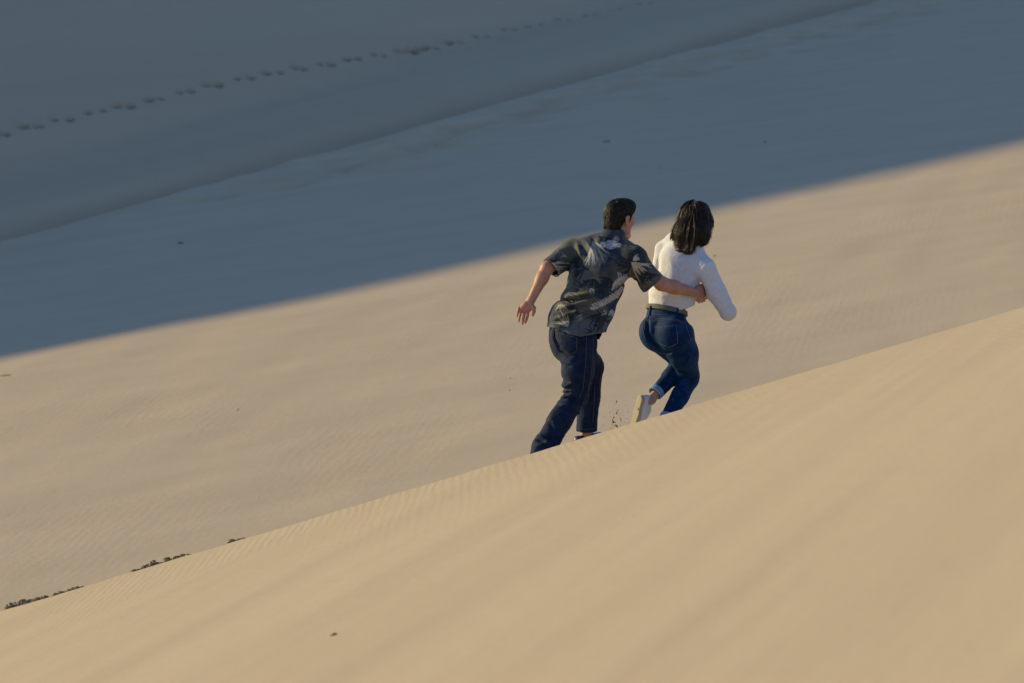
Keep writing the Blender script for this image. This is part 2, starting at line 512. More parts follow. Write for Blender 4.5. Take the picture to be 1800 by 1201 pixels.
def surface_nets(F, org, h):
    s = F < 0
    nx, ny, nz = F.shape
    cnt = np.zeros((nx - 1, ny - 1, nz - 1), np.int8)
    for dx in (0, 1):
        for dy in (0, 1):
            for dz in (0, 1):
                cnt += s[dx:nx - 1 + dx, dy:ny - 1 + dy, dz:nz - 1 + dz]
    act = (cnt > 0) & (cnt < 8)
    ci, cj, ck = np.nonzero(act)
    n = len(ci)
    idx = np.full(act.shape, -1, np.int64); idx[ci, cj, ck] = np.arange(n)
    acc = np.zeros((n, 3)); num = np.zeros(n)
    for ax in range(3):
        o1, o2 = [a for a in range(3) if a != ax]
        for e1 in (0, 1):
            for e2 in (0, 1):
                off = [0, 0, 0]; off[o1] = e1; off[o2] = e2
                A = F[ci + off[0], cj + off[1], ck + off[2]]
                of2 = list(off); of2[ax] = 1
                B = F[ci + of2[0], cj + of2[1], ck + of2[2]]
                m = (A < 0) != (B < 0)
                t = np.where(m, A / np.where(m, A - B, 1), 0)
                p = np.zeros((n, 3)); p[:, o1] = e1; p[:, o2] = e2; p[:, ax] = t
                acc[m] += p[m]; num[m] += 1
    V = np.stack([ci, cj, ck], 1) + acc / num[:, None]
    V = V * h + org
    quads = []
    for ax in range(3):
        o1, o2 = [(1, 2), (2, 0), (0, 1)][ax]
        sl = [slice(1, None)] * 3
        A = s.copy()
        lo = [slice(1, -1)] * 3; hi = [slice(1, -1)] * 3
        lo[ax] = slice(0, -1); hi[ax] = slice(1, None)
        a = s[tuple(lo)]; b = s[tuple(hi)]
        for flip, mk in ((False, a & ~b), (True, ~a & b)):
            e = np.array(np.nonzero(mk)).T
            if len(e) == 0: continue
            base = e.copy(); base[:, o1] += 1; base[:, o2] += 1
            def cell(d1, d2):
                c = base.copy(); c[:, o1] += d1; c[:, o2] += d2
                return idx[c[:, 0], c[:, 1], c[:, 2]]
            q = np.stack([cell(-1, -1), cell(0, -1), cell(0, 0), cell(-1, 0)], 1)
            if flip: q = q[:, ::-1]
            quads.append(q)
    Q = np.concatenate(quads)
    Q = Q[(Q >= 0).all(1)]
    return V, Q

def sdf_mesh(fn, lo, hi, h=0.005):
    """only the cells near the surface are sampled finely"""
    lo = np.asarray(lo, float); hi = np.asarray(hi, float)
    R = 5; H = h * R
    n = np.ceil((hi - lo) / H).astype(int) + 1
    g = [lo[a] + H * (np.arange(n[a]) + 0.5) - h * 0.5 for a in range(3)]
    C = np.stack(np.meshgrid(*g, indexing='ij'), -1).reshape(-1, 3)
    c = fn(C).reshape(n)
    Fc = np.repeat(np.repeat(np.repeat(c, R, 0), R, 1), R, 2).astype(np.float32)
    m = np.abs(Fc) < H * 1.9
    ii = np.nonzero(m)
    P = np.stack([lo[a] + h * ii[a] for a in range(3)], 1)
    Fc[ii] = fn(P)
    return surface_nets(Fc, lo, h)

def bounds(pts, pad):
    pts = np.asarray(pts); return pts.min(0) - pad, pts.max(0) + pad

def march(fn, u, v, d0=24.2, d1=26.6, off=0.0):
    r = ray(u, v); rl = np.linalg.norm(r); t = d0
    for _ in range(90):
        dd = float(fn((r * t)[None])[0]) - off
        if dd < 0.0004: return r * t
        t += dd * 0.7 / rl
        if t > d1: return None
    return None

def tube(pts, rad, sides=6):
    pts = np.asarray(pts, float); n = len(pts)
    tan = np.gradient(pts, axis=0); tan /= np.linalg.norm(tan, axis=1)[:, None] + 1e-9
    up = np.tile([0.13, -0.9, 0.4], (n, 1))
    a = np.cross(tan, up); a /= np.linalg.norm(a, axis=1)[:, None] + 1e-9
    b = np.cross(tan, a)
    rad = np.broadcast_to(rad, (n,))
    th = np.linspace(0, 2 * np.pi, sides, endpoint=False)
    V = pts[:, None] + rad[:, None, None] * (np.cos(th)[None, :, None] * a[:, None] + np.sin(th)[None, :, None] * b[:, None])
    i = np.arange(n - 1)[:, None] * sides; j = np.arange(sides)[None]; j2 = (j + 1) % sides
    Fq = np.stack([i + j, i + j2, i + sides + j2, i + sides + j], -1).reshape(-1, 4)
    return V.reshape(-1, 3), Fq

def merge(parts):
    Vs, Fs, o = [], [], 0
    for V, Q in parts:
        Vs.append(V); Fs.append(Q + o); o += len(V)
    return np.concatenate(Vs), np.concatenate(Fs)

def resample(px, step=4.0):
    px = np.asarray(px, float); out = [px[0]]
    seg = np.linalg.norm(np.diff(px, axis=0), axis=1)
    t = np.concatenate([[0], np.cumsum(seg)])
    n = max(3, int(t[-1] / step) + 1)
    q = np.linspace(0, t[-1], n)
    return np.stack([np.interp(q, t, px[:, k]) for k in range(px.shape[1])], 1)

def stitch(fn, px, rad=0.0016, off=0.001, step=4.0):
    pts = [march(fn, a, b, off=off) for a, b in resample(px, step)]
    pts = [p for p in pts if p is not None]
    return tube(pts, rad * .8) if len(pts) > 2 else None

def patch(fn, corners, nu=14, nv=14, off=0.004):
    """a sewn-on panel: four corners on the cloth (top left, top right, bottom right, bottom left) plus a sagging bottom"""
    tl, tr, br, bl, bm = [np.array(c, float) for c in corners]
    G = np.zeros((nu, nv, 3)); ok = True
    for i in range(nu):
        for j in range(nv):
            a = i / (nu - 1); b = j / (nv - 1)
            bot = bl * (1 - a) + br * a + (bm - (bl + br) / 2) * (1 - abs(2 * a - 1))
            p = (tl * (1 - a) + tr * a) * (1 - b) + bot * b
            e = off if 0 < i < nu - 1 and 0 < j < nv - 1 else -0.002
            q = march(fn, p[0], p[1], off=e)
            if q is None: return None
            G[i, j] = q
    return G.reshape(-1, 3), grid_faces(nu, nv)[:, ::-1]

# ---- anatomy
def frame(f, up):
    f = nrm(f); u = nrm(np.asarray(up, float) - f * (np.asarray(up) @ f)); r = np.cross(f, u)
    return f, r, u

def head_prims(c, f, r, u, sc=1.0):
    M = np.array([f, r, u])
    def at(a, b, d): return c + sc * (f * a + r * b + u * d)
    E = lambda a, b, d, ra, rb, rd: (lambda P: ell(P, at(a, b, d), M, np.array([ra, rb, rd]) * sc))
    K = lambda p, q, ra, rb: (lambda P: cap(P, at(*p), at(*q), ra * sc, rb * sc))
    pr = [(E(-.008, 0, .035, .098, .076, .090), 0),
          (E(.030, 0, -.025, .064, .060, .085), .03),
          (K((.030, -.040, -.075), (.072, -.012, -.100), .022, .020), .03),
          (K((.030, .040, -.075), (.072, .012, -.100), .022, .020), .03),
          (E(.078, 0, -.100, .022, .022, .018), .02),
          (E(.078, 0, .030, .022, .050, .016), .02),
          (E(.064, -.043, -.010, .026, .022, .022), .02), (E(.064, .043, -.010, .026, .022, .022), .02),
          (K((.090, 0, .022), (.113, 0, -.022), .009, .013), .012),
          (E(.100, -.012, -.028, .012, .010, .008), .008), (E(.100, .012, -.028, .012, .010, .008), .008),
          (E(.090, 0, -.056, .010, .024, .007), .006), (E(.088, 0, -.070, .011, .021, .008), .006)]
    sock_ = [(E(.095, -.032, .010, .016, .017, .012)), (E(.095, .032, .010, .016, .017, .012))]
    ears = []
    for sg in (-1, 1):
        ears.append(K((-.004, sg * .074, .024), (-.012, sg * .088, .022), .010, .010))
        ears.append(K((-.012, sg * .086, .026), (-.006, sg * .083, -.024), .014, .010))
        ears.append(K((-.026, sg * .090, .024), (-.018, sg * .088, -.014), .008, .007))
    bowl = [E(-.006, sg * .096, .004, .009, .007, .016) for sg in (-1, 1)]
    def fn(P):
        v = union(P, pr)
        for s_ in sock_: v = smax(v, -s_(P), .012)
        for e in ears: v = smin(v, e(P), .006)
        for b_ in bowl: v = smax(v, -b_(P), .005)
        return v
    return fn, at, M

def chain(pts, rads, k=0.004):
    return [((lambda P, a=pts[i], b=pts[i + 1], ra=rads[i], rb=rads[i + 1]: cap(P, a, b, ra, rb)), k) for i in range(len(pts) - 1)]

def finish_person(name, label, base, body, kids, mat):
    V, Q = body
    o = mesh_obj(name, V - base, Q, mat)
    o.location = base
    tag(o, label, 'person')
    return o

def child(root, base, name, VQ, mat, label=None, smooth=True):
    if VQ is None: return None
    o = mesh_obj(name, VQ[0] - base, VQ[1], mat, root, smooth)
    if label: o['label'] = label
    return o

def subchild(par, base, name, VQ, mat):
    if VQ is None: return None
    return mesh_obj(name, VQ[0] - base, VQ[1], mat, par)

def grad(fn, P, e=0.002):
    g = np.zeros_like(P)
    for a in range(3):
        d = np.zeros(3); d[a] = e
        g[:, a] = fn(P + d) - fn(P - d)
    return g / (np.linalg.norm(g, axis=1)[:, None] + 1e-9)

def strands(fn, starts, flow, steps, stepl, rad, curl=0.3, off=0.001, loose=0.0, taper=True, lens=None):
    """locks that run along the surface of a hair volume; they hang free once past its lower end"""
    P = starts.copy(); n = len(P); path = [P.copy()]
    for k in range(steps):
        g = grad(fn, P)
        d = flow(P) + curl * np.stack([noise(P, 28, 1), noise(P, 28, 2), noise(P, 28, 3)], 1)
        d = d - g * np.sum(d * g, 1)[:, None] * (1 - loose)
        d /= np.linalg.norm(d, axis=1)[:, None] + 1e-9
        P = P + d * stepl
        sd = fn(P)
        P = P - g * (np.clip(sd - off, -0.01, 0.02) * (1 - loose))[:, None]
        path.append(P.copy())
    path = np.stack(path, 1)
    out = []
    for i in range(n):
        m = steps + 1 if lens is None else max(4, int(lens[i]))
        pts = path[i, :m]
        t = np.linspace(0, 1, len(pts))
        r = rad[i] * (1 - 0.75 * t ** 2) if taper else np.full(len(pts), rad[i])
        out.append(tube(pts, r, 4))
    return out

def folds_disp(P, folds):
    """cloth folds: each a polyline seen from behind, (points, amplitude m, width px)"""
    u, v = proj(P)
    r = np.zeros(len(P))
    for px, amp, w in folds:
        px = np.asarray(px, float); best = np.full(len(P), 1e9); tt = np.zeros(len(P)); nseg = len(px) - 1
        for i in range(nseg):
            a, b = px[i], px[i + 1]; ba = b - a
            h = np.clip(((u - a[0]) * ba[0] + (v - a[1]) * ba[1]) / (ba @ ba), 0, 1)
            dd = np.hypot(u - a[0] - ba[0] * h, v - a[1] - ba[1] * h)
            m = dd < best; best[m] = dd[m]; tt[m] = (i + h[m]) / nseg
        r += amp * np.exp(-(best / w) ** 2) * np.sin(np.pi * np.clip(tt * 0.92 + 0.04, 0, 1)) ** 0.6
    return r

def wavy(P, s, amp, seed, stretch=(1, 1, 1)):
    Q = P * np.array(stretch)
    w = noise(Q, s * 0.5, seed) * 0.8
    n1 = noise(Q + w[:, None] * 0.06, s, seed + 1)
    return amp * (1 - 2 * np.abs(n1))

# ================================================================== the man
def build_man():
    skin = skin_mat('tan skin', (0.43, 0.225, 0.145), (0.36, 0.175, 0.11), (0.50, 0.13, 0.09))
    denim = cloth_mat('dark denim', (0.003, 0.009, 0.029), (0.008, 0.019, 0.052), 26, 0.75, 0.03)
    thread = plain_mat('tan thread', (0.14, 0.115, 0.085), 0.9)
    print_m = cloth_mat('printed cotton', (0.9, 0.9, 0.9), (1, 1, 1), 40, 0.75, 0.1, attr='print')
    hairm = hair_mat('black hair', (0.006, 0.005, 0.0045), (0.022, 0.016, 0.012), .5, .22)
    leather = plain_mat('black shoe leather', (0.018, 0.018, 0.022), 0.45)
    base = J(985, 800, 0.1)

    # --- head
    th = math.radians(42)
    f, r, u = frame((math.cos(th), math.sin(th), -0.10), (0.10, 0.02, 1))
    hc = J(1089, 386.5, 0.22)
    headf, at, M = head_prims(hc, f, r, u, 1.02)

    nb = J(1078, 424, 0.19)                       # base of the neck
    lat_s = nrm(np.array([0.84, -0.50, -0.20])); lat_h = nrm(np.array([0.55, -0.83, -0.02]))
    lat_m = nrm(lat_s + lat_h)
    shL, elL, wrL = J(1004, 441, 0.30), J(962, 471, 0.13), J(934, 527, 0.10)
    shR, elR, wrR = J(1119, 457, 0.06), J(1163, 499, 0.22), J(1221, 514.5, 0.35)
    hipR, knR, anR = J(1017, 606, -0.05), J(1010, 701, -0.02), J(950, 808, -0.17)
    hipL, knL, anL = J(1013, 606, 0.14), J(1039, 647, 0.40), J(1031, 762, 0.44)

    # --- hands
    lh = [(cap, 0)]
    px = lambda *a: J(*a)
    handL = [((lambda P: ecap(P, J(934, 526, .10), J(927, 539, .095), X_, X_, .026, .019, .034, .018)), .012),
             ((lambda P: ecap(P, J(927, 539, .095), J(922, 545, .095), X_, X_, .036, .018, .036, .014)), .012)]
    fingL = [[(928.5, 545, .095), (928, 553, .085), (926, 561, .085), (923.5, 567.5, .095)],
             [(922, 547, .095), (921, 555.5, .083), (919.5, 563, .083), (918.3, 569.8, .095)],
             [(916.5, 545.5, .098), (914.5, 553, .088), (912.8, 559.5, .090), (912, 565, .100)],
             [(912.5, 541, .102), (910.8, 547, .095), (909.8, 552, .097), (909.4, 556.5, .105)]]
    rf = [[.0098, .0092, .0085, .0072], [.0100, .0095, .0086, .0072], [.0096, .0090, .0082, .0070], [.0086, .0078, .0070, .0060]]
    for pts, rr in zip(fingL, rf): handL += chain([J(*p) for p in pts], rr, .003)
    handL += chain([J(934, 536, .09), J(938.5, 541.5, .075), J(938.6, 548, .068), J(936.6, 554.6, .07)], [.016, .0125, .0105, .0082], .008)

    handR = [((lambda P: ecap(P, wrR, J(1233, 514, .405), U_, U_, .028, .020, .038, .019)), .012),
             ((lambda P: ecap(P, J(1231, 514, .40), J(1238, 515, .44), U_, U_, .038, .018, .036, .015)), .012)]
    fingR = [[(1237.5, 505.5, .43), (1243, 507.5, .47), (1245, 509.5, .51), (1243, 511, .54)],
             [(1240, 512, .44), (1245, 514.5, .48), (1246, 516.5, .52), (1243.5, 518, .55)],
             [(1239, 518.5, .435), (1243, 521.5, .47), (1243.5, 523.5, .51), (1241, 525, .54)],
             [(1235, 522.5, .42), (1238.5, 526.5, .44), (1238, 529, .47), (1236, 530, .49)]]
    for pts, rr in zip(fingR, rf): handR += chain([J(*p) for p in pts], rr, .003)
    handR += chain([J(1226, 506, .385), J(1232, 502.5, .415), J(1237, 501.5, .44), J(1241, 502.5, .46)], [.014, .012, .010, .008], .006)

    prims = [((lambda P: cap(P, hc - u * .055 - f * .022, nb, .054, .060)), .03),
             ((lambda P: ecap(P, nb + (J(1062, 450, .18) - nb) * .2, J(1052, 490, .14), lat_s, lat_m, .140, .070, .130, .085)), .05),
             ((lambda P: ecap(P, J(1052, 490, .14), J(1014, 575, .06), lat_m, lat_h, .130, .085, .115, .08)), .05),
             ((lambda P: ecap(P, J(1012, 575, .05), J(1014, 605, .05), lat_h, lat_h, .125, .08, .13, .09)), .05),
             ((lambda P: cap(P, nb - U_ * .055, shL, .035, .050)), .05), ((lambda P: cap(P, nb - U_ * .055, shR, .035, .050)), .05)]
    prims += [((lambda P: cap(P, shL, elL, .056, .044)), .03), ((lambda P: cap(P, elL + (wrL - elL) * .04, elL + (wrL - elL) * .35, .041, .0405)), .02),
              ((lambda P: cap(P, elL + (wrL - elL) * .3, wrL, .041, .028)), .02),
              ((lambda P: cap(P, shR, elR, .056, .045)), .03), ((lambda P: cap(P, elR, elR + (wrR - elR) * .4, .046, .044)), .02),
              ((lambda P: cap(P, elR + (wrR - elR) * .35, wrR, .044, .030)), .02)]
    for h_, k_, a_ in ((hipR, knR, anR), (hipL, knL, anL)):
        prims += [((lambda P, h_=h_, k_=k_: cap(P, h_, k_, .082, .056)), .03), ((lambda P, k_=k_, a_=a_: cap(P, k_, a_, .050, .030)), .02)]
    footL = (J(1019, 776, .41), J(1049, 768, .56)); footR = (J(947, 815, -.19), J(965, 820, -.02))
    prims += [((lambda P: cap(P, anL, footL[0], .030, .022)), .02), ((lambda P: cap(P, footL[0], footL[1], .022, .020)), .02),
              ((lambda P: cap(P, anR, footR[0], .034, .030)), .02), ((lambda P: cap(P, footR[0], footR[1], .030, .026)), .02)]
    prims += handL + handR
    def bodyf(P): return smin(headf(P), union(P, prims), .012)
    allpts = [hc, nb, shL, elL, wrL, shR, elR, wrR, hipR, knR, anR, hipL, knL, anL, *footL, *footR, J(905, 575, .1), J(1252, 520, .6)]
    lo, hi = bounds(allpts, .14)
    V, Q = sdf_mesh(bodyf, lo, hi, .0042)
    root = finish_person('person', 'man in dark leaf-print shirt and dark jeans running with one arm round the woman', base, (V, Q), None, skin)
    # flushed palms, ears and fingertips
    uu, vv = proj(V)
    dP = np.minimum(np.linalg.norm(V - J(922, 552, .09), axis=1) / .075, np.linalg.norm(V - at(-.012, .09, .01), axis=1) / .035)
    fl = np.clip(1.25 - dP, 0, 1) * 0.7
    at_ = root.data.attributes.new('flush', 'FLOAT', 'POINT'); at_.data.foreach_set('value', fl.astype(np.float32))

    # --- jeans
    lp = [((lambda P: ecap(P, J(1006, 560, .05), J(1008, 606, .04), lat_h, lat_h, .165, .125, .175, .132)), .04),
          ((lambda P: ell(P, J(996, 596, -.005), np.eye(3), (.105, .11, .105))), .05),
          ((lambda P: ell(P, J(990, 594, .13), np.eye(3), (.085, .10, .10))), .05),
          ((lambda P: cap(P, hipR, J(1015.5, 652, -.045), .106, .098)), .05),
          ((lambda P: cap(P, J(1015.5, 652, -.045), J(1011.5, 695, -.02), .098, .084)), .04),
          ((lambda P: cap(P, J(1010, 700, -.02), J(985, 738, -.08), .080, .073)), .02),
          ((lambda P: cap(P, J(985, 738, -.08), J(958, 786, -.15), .073, .078)), .03),
          ((lambda P: cap(P, J(958, 786, -.15), J(951, 805, -.165), .075, .074)), .03)]
    lp2 = [((lambda P: cap(P, hipL, J(1037, 645, .38), .105, .084)), .03),
           ((lambda P: cap(P, J(1037, 645, .38), J(1035, 700, .42), .084, .072)), .03),
           ((lambda P: cap(P, J(1035, 700, .42), J(1031, 757, .44), .071, .066)), .03)]
    jf = [([(985, 703), (998, 700), (1012, 704), (1022, 712)], -.012, 3.2), ([(984, 694), (1000, 690), (1015, 693)], -.009, 3),
          ([(984, 709), (1000, 712), (1016, 720)], .012, 4), ([(985, 684), (998, 684), (1008, 680)], -.007, 3),
          ([(988, 640), (998, 644), (1008, 643)], -.005, 3), ([(987, 664), (996, 672), (1004, 674)], -.006, 3),
          ([(985, 677), (994, 679), (1005, 674)], .008, 3),
          ([(986, 618), (1000, 626), (1014, 624)], -.006, 3.2), ([(966, 740), (972, 756), (968, 772)], -.004, 4),
          ([(944, 772), (955, 778), (964, 788)], -.010, 3.5), ([(940, 784), (952, 782), (966, 776)], .008, 3.5), ([(955, 766), (968, 772), (980, 770)], -.007, 3.5),
          ([(1018, 725), (1022, 735), (1020, 748)], .008, 3), ([(1024, 722), (1028, 738), (1030, 750)], -.006, 3),
          ([(975, 578), (976, 596), (985, 613)], -.010, 2.6)]
    cutR_n = nrm(J(957, 786, -.15) - J(985, 738, -.08)); cutR_p = J(946, 806, -.16)
    cutL_n = nrm(np.array([0, .0, -1.0])); cutL_p = J(1031, 757, .44)
    top_n = nrm(J(1014, 555, .05) - J(1010, 600, .04)); top_p = J(1008, 563, .05)
    def jeans0(P):
        a = union(P, lp); b = union(P, lp2)
        a = smax(a, (P - cutR_p) @ cutR_n, .006); b = smax(b, (P - cutL_p) @ cutL_n, .006)
        return a, b
    def jeansf(P):
        a, b = jeans0(P)
        d = smin(a, b, .02)
        d = smax(d, (P - top_p) @ top_n, .008)
        near = d < .06
        if near.any():
            Pn = P[near]; front = np.clip((.22 - ((Pn @ F_) - D0)) / .1, 0, 1)
            d = d.copy(); d[near] -= folds_disp(Pn, jf) * front * 1.9 + wavy(Pn, 9, .004, 3, (1, 1, .6)) + wavy(Pn, 22, .0022, 6, (1, 1, 1.4))
        return d
    lo, hi = bounds([J(960, 555, -.2), J(1070, 830, .62), J(930, 800, -.3)], .05)
    VQ = sdf_mesh(jeansf, lo, hi, .0055)
    jeans = child(root, base, 'jeans', VQ, denim)
    pk = patch(jeansf, [(979.5, 584), (1015, 592.5), (1013.5, 618), (986, 612), (1001, 623)])
    if pk:
        pc = subchild(jeans, base, 'pocket', pk, denim)
    sew = [stitch(jeansf, p, rad, .0015) for p, rad in (
        ([(980.5, 585), (998, 590.5), (1014, 593.5)], .0020), ([(981, 587.5), (998, 593), (1014, 596)], .0016),
        ([(981.5, 597), (989, 599.5), (994.5, 605), (1000, 611.5), (1004, 606), (1008, 603.5), (1014.5, 602)], .0018),
        ([(982, 600), (989, 602.5), (994.5, 608), (1000, 614), (1004, 609), (1008, 606.5), (1014.5, 605)], .0015),
        ([(1014.5, 594), (1014, 607), (1013, 618), (1001.5, 623.5), (988, 613)], .0015), ([(980, 585), (982, 597), (987, 612)], .0015),
        ([(972, 577), (974.5, 596), (984, 612)], .0016), ([(970, 577), (975, 580), (982, 579)], .0015),
        ([(1031, 592), (1030, 632), (1025, 684), (1018, 700)], .0012), ([(1043, 594), (1042, 641), (1034, 686), (1025, 711)], .0012),
        ([(1047, 622), (1053, 640)], .0013), ([(1046, 676), (1044, 710), (1042, 742)], .0013), ([(1015, 753.5), (1030, 755), (1045, 753.5)], .0014))]
    subchild(jeans, base, 'stitching', merge([s for s in sew if s]), thread)

    # --- shirt
    sp = [((lambda P: ecap(P, J(1072, 437, .185), J(1062, 458, .175), lat_s, lat_s, .170, .085, .205, .120)), .03),
          ((lambda P: ecap(P, J(1063, 455, .175), J(1048, 498, .14), lat_s, lat_m, .200, .122, .198, .140)), .04),
          ((lambda P: ecap(P, J(1048, 498, .14), J(1031, 540, .09), lat_m, lat_m, .198, .140, .185, .148)), .04),
          ((lambda P: ecap(P, J(1031, 540, .09), J(1013, 585, .06), lat_m, lat_h, .185, .148, .190, .160)), .04),
          ((lambda P: ecap(P, J(1013, 585, .06), J(1008, 598, .06), lat_h, lat_h, .190, .160, .19, .162)), .04),
          ((lambda P: cap(P, nb - U_ * .018, J(1008, 438, .30), .056, .070)), .05),
          ((lambda P: cap(P, nb - U_ * .018, J(1116, 455, .07), .056, .075)), .05)]
    slv = [((lambda P: cap(P, J(1006, 442, .30), J(968, 473, .14), .075, .066)), .035),
           ((lambda P: cap(P, J(1116, 457, .07), J(1150, 503, .165), .085, .076)), .035)]
    sf = [([(990, 520), (1010, 518), (1035, 515), (1060, 512)], .014, 5), ([(984, 528), (1008, 528), (1034, 521), (1052, 519)], -.016, 3.5),
          ([(982, 536), (1005, 537), (1030, 529), (1050, 522)], .014, 4.5), ([(978, 549), (1000, 545), (1025, 535)], -.011, 4),
          ([(972, 560), (995, 553), (1030, 542)], .012, 5), ([(970, 568), (1000, 560), (1035, 549), (1060, 540)], -.010, 3.5),
          ([(995, 506), (1010, 512), (1025, 514)], -.010, 3.5),
          ([(1012, 424), (1017, 440), (1022, 452)], .010, 3.5), ([(1020, 423), (1028, 440), (1035, 452)], -.010, 3), ([(1028, 421), (1038, 436), (1046, 446)], .010, 3.4),
          ([(1040, 418), (1050, 432), (1062, 446)], -.007, 3), ([(1006, 446), (1008, 470), (1004, 500), (997, 515)], .010, 6),
          ([(1018, 452), (1016, 478), (1012, 500)], -.009, 5), ([(1100, 500), (1080, 528), (1062, 560)], -.008, 5),
          ([(1108, 492), (1092, 500), (1070, 505)], -.008, 4), ([(1112, 470), (1118, 485), (1120, 500)], -.007, 4),
          ([(1060, 545), (1052, 565), (1045, 585)], .009, 5), ([(968, 574), (985, 573), (1000, 566)], .007, 4),
          ([(985, 455), (996, 462), (1000, 470)], -.008, 3.5), ([(972, 455), (984, 458), (996, 452)], .006, 3.5)]
    hL_n = nrm(J(968, 473, .14) - J(1006, 442, .30)); hL_n = nrm(hL_n * .75 + nrm(J(968, 473, .1) - J(1006, 442, .1)) * .5); hL_p = J(970, 471.5, .15)
    hR_n = nrm(J(1150, 503, .165) - J(1116, 457, .07)); hR_n = nrm(hR_n * .5 + nrm(J(1150, 503, .1) - J(1116, 464, .1)) * .6); hR_p = J(1146, 500, .15)
    hem_u = np.array([955, 965, 985, 1000, 1020, 1045, 1057, 1070.]); hem_v = np.array([573, 575, 579.5, 587.5, 592, 588, 586, 583.])
    def shirt_solid(P, disp=True):
        a = union(P, sp); b1 = slv[0][0](P); b2 = slv[1][0](P)
        b1 = smax(b1, (P - hL_p) @ hL_n, .004); b2 = smax(b2, (P - hR_p) @ hR_n, .004)
        d = smin(smin(a, b1, .03), b2, .03)
        d = smin(d, union(P, lp) - .014, .03)
        if disp:
            near = d < .07
            Pn = P[near]
            if len(Pn):
                dep = (Pn @ F_) - D0
                front = np.clip((.26 - dep) / .12, 0, 1)
                d = d.copy(); d[near] -= folds_disp(Pn, sf) * front * 1.8 + wavy(Pn, 7, .006, 13, (1, 1, .55)) + wavy(Pn, 17, .0026, 17, (1, 1, .6))
        return d
    ncut_n = nrm(hc - nb); ncut_p = J(1079, 417, .19)
    def shirtf(P):
        d = shirt_solid(P)
        u_, v_ = proj(P)
        hem = (v_ - np.interp(u_, hem_u, hem_v)) / 268.0
        inner = d + .009
        core = smin(d, d, .001)
        sh = np.maximum(d, -inner)
        # openings at the hem, the sleeves and the neck
        open_ = np.minimum(np.minimum(-(P - hL_p) @ hL_n, -(P - hR_p) @ hR_n), 10)
        sh = np.maximum(sh, hem)
        sh = np.maximum(sh, -(np.linalg.norm(P - ncut_p - ncut_n * .03, axis=1) - .046))
        return sh
    def shirt_open(P):
        # sleeve ends cut open so the arm comes out of a hollow cuff
        b1 = slv[0][0](P) + .008; b2 = slv[1][0](P) + .008
        c1 = np.maximum(b1, np.abs((P - hL_p) @ hL_n) - .014); c2 = np.maximum(b2, np.abs((P - hR_p) @ hR_n) - .014)
        return np.maximum(np.maximum(shirtf(P), -c1), -c2)
    lo, hi = bounds([J(955, 410, .0), J(1165, 605, .4)], .06); lo[1] -= .26; hi[1] += .14
    V, Q = sdf_mesh(shirt_open, lo, hi, .0042)
    shirt = child(root, base, 'shirt', (V, Q), print_m)
    paint_shirt(shirt, V)
    # collar: a folded band round the neck, tips towards the front
    cpts = []
    cdir = nrm(hc - u * .05 - nb)
    cl = nrm(lat_s - cdir * (lat_s @ cdir)); cf = np.cross(cdir, cl)
    if cf @ f < 0: cf = -cf
    cc = J(1077.5, 419, .19)
    ang = np.radians(np.linspace(40, 320, 40))
    rows = []
    for (rr, hh) in ((.054, -.012), (.056, .030), (.0575, .052), (.062, .055), (.070, .038), (.086, -.006), (.094, -.034), (.088, -.038), (.066, .02), (.058, -.012)):
        ring = [cc + cl * math.sin(a_) * rr * 1.06 + cf * math.cos(a_) * rr + cdir * (hh + .006 * math.cos(a_ * 3)) for a_ in ang]
        rows.append(ring)
    G = np.array(rows)
    collar = child(root, base, 'collar', (G.reshape(-1, 3), grid_faces(len(rows), len(ang))), print_m)
    paint_shirt(collar, G.reshape(-1, 3))
    # the shirt's loose front flap showing below the hem
    flp = []
    for i in range(8):
        for j in range(7):
            a_ = i / 7; b_ = j / 6
            p = J(1045 + 12 * a_ + 1.5 * math.sin(b_ * 5) - 1.5 * b_, 582 + 15 * b_ + 1.5 * a_ * (1 - b_), .07 + .05 * math.sin(a_ * 4 + b_))
            flp.append(p)
    G = np.array(flp)
    fo = child(root, base, 'shirt_tail', (G, grid_faces(8, 7)), print_m)
    sm = fo.modifiers.new('thickness', 'SOLIDIFY'); sm.thickness = .004
    paint_shirt(fo, G)

    # --- shoes
    for (hl, to) in (footL, footR):
        d = nrm(to - hl); side = nrm(np.cross(d, U_)); up_ = np.cross(side, d)
        L_ = np.linalg.norm(to - hl)
        def shoef(P, hl=hl, to=to, d=d, side=side, up_=up_):
            a = ecap(P, hl - d * .005, hl + (to - hl) * .55, side, side, .040, .046, .044, .040)
            b = ecap(P, hl + (to - hl) * .5, to + d * .03, side, side, .046, .036, .040, .028)
            v = smin(a, b, .03)
            v = smax(v, (P - hl + up_ * .036) @ (-up_), .006)                # flat underside
            v = smax(v, (P - hl - up_ * .040 - d * .0) @ nrm(up_ - d * .02), .008)
            hole = ecap(P, hl + up_ * .050 + d * .020, hl + up_ * .050 + d * .10, side, side, .028, .026, .026, .022)
            return smax(v, -hole, .004)
        lo, hi = bounds([hl, to], .1)
        sh = child(root, base, 'shoe', sdf_mesh(shoef, lo, hi, .005), leather)
        def solef(P, hl=hl, to=to, d=d, side=side, up_=up_):
            a = ecap(P, hl, to + d * .03, side, side, .043, .05, .046, .05)
            return np.maximum(a, np.abs((P - hl + up_ * .040) @ up_) - .007)
        subchild(sh, base, 'sole', sdf_mesh(solef, lo, hi, .005), plain_mat('shoe sole', (.25, .22, .17), .8))

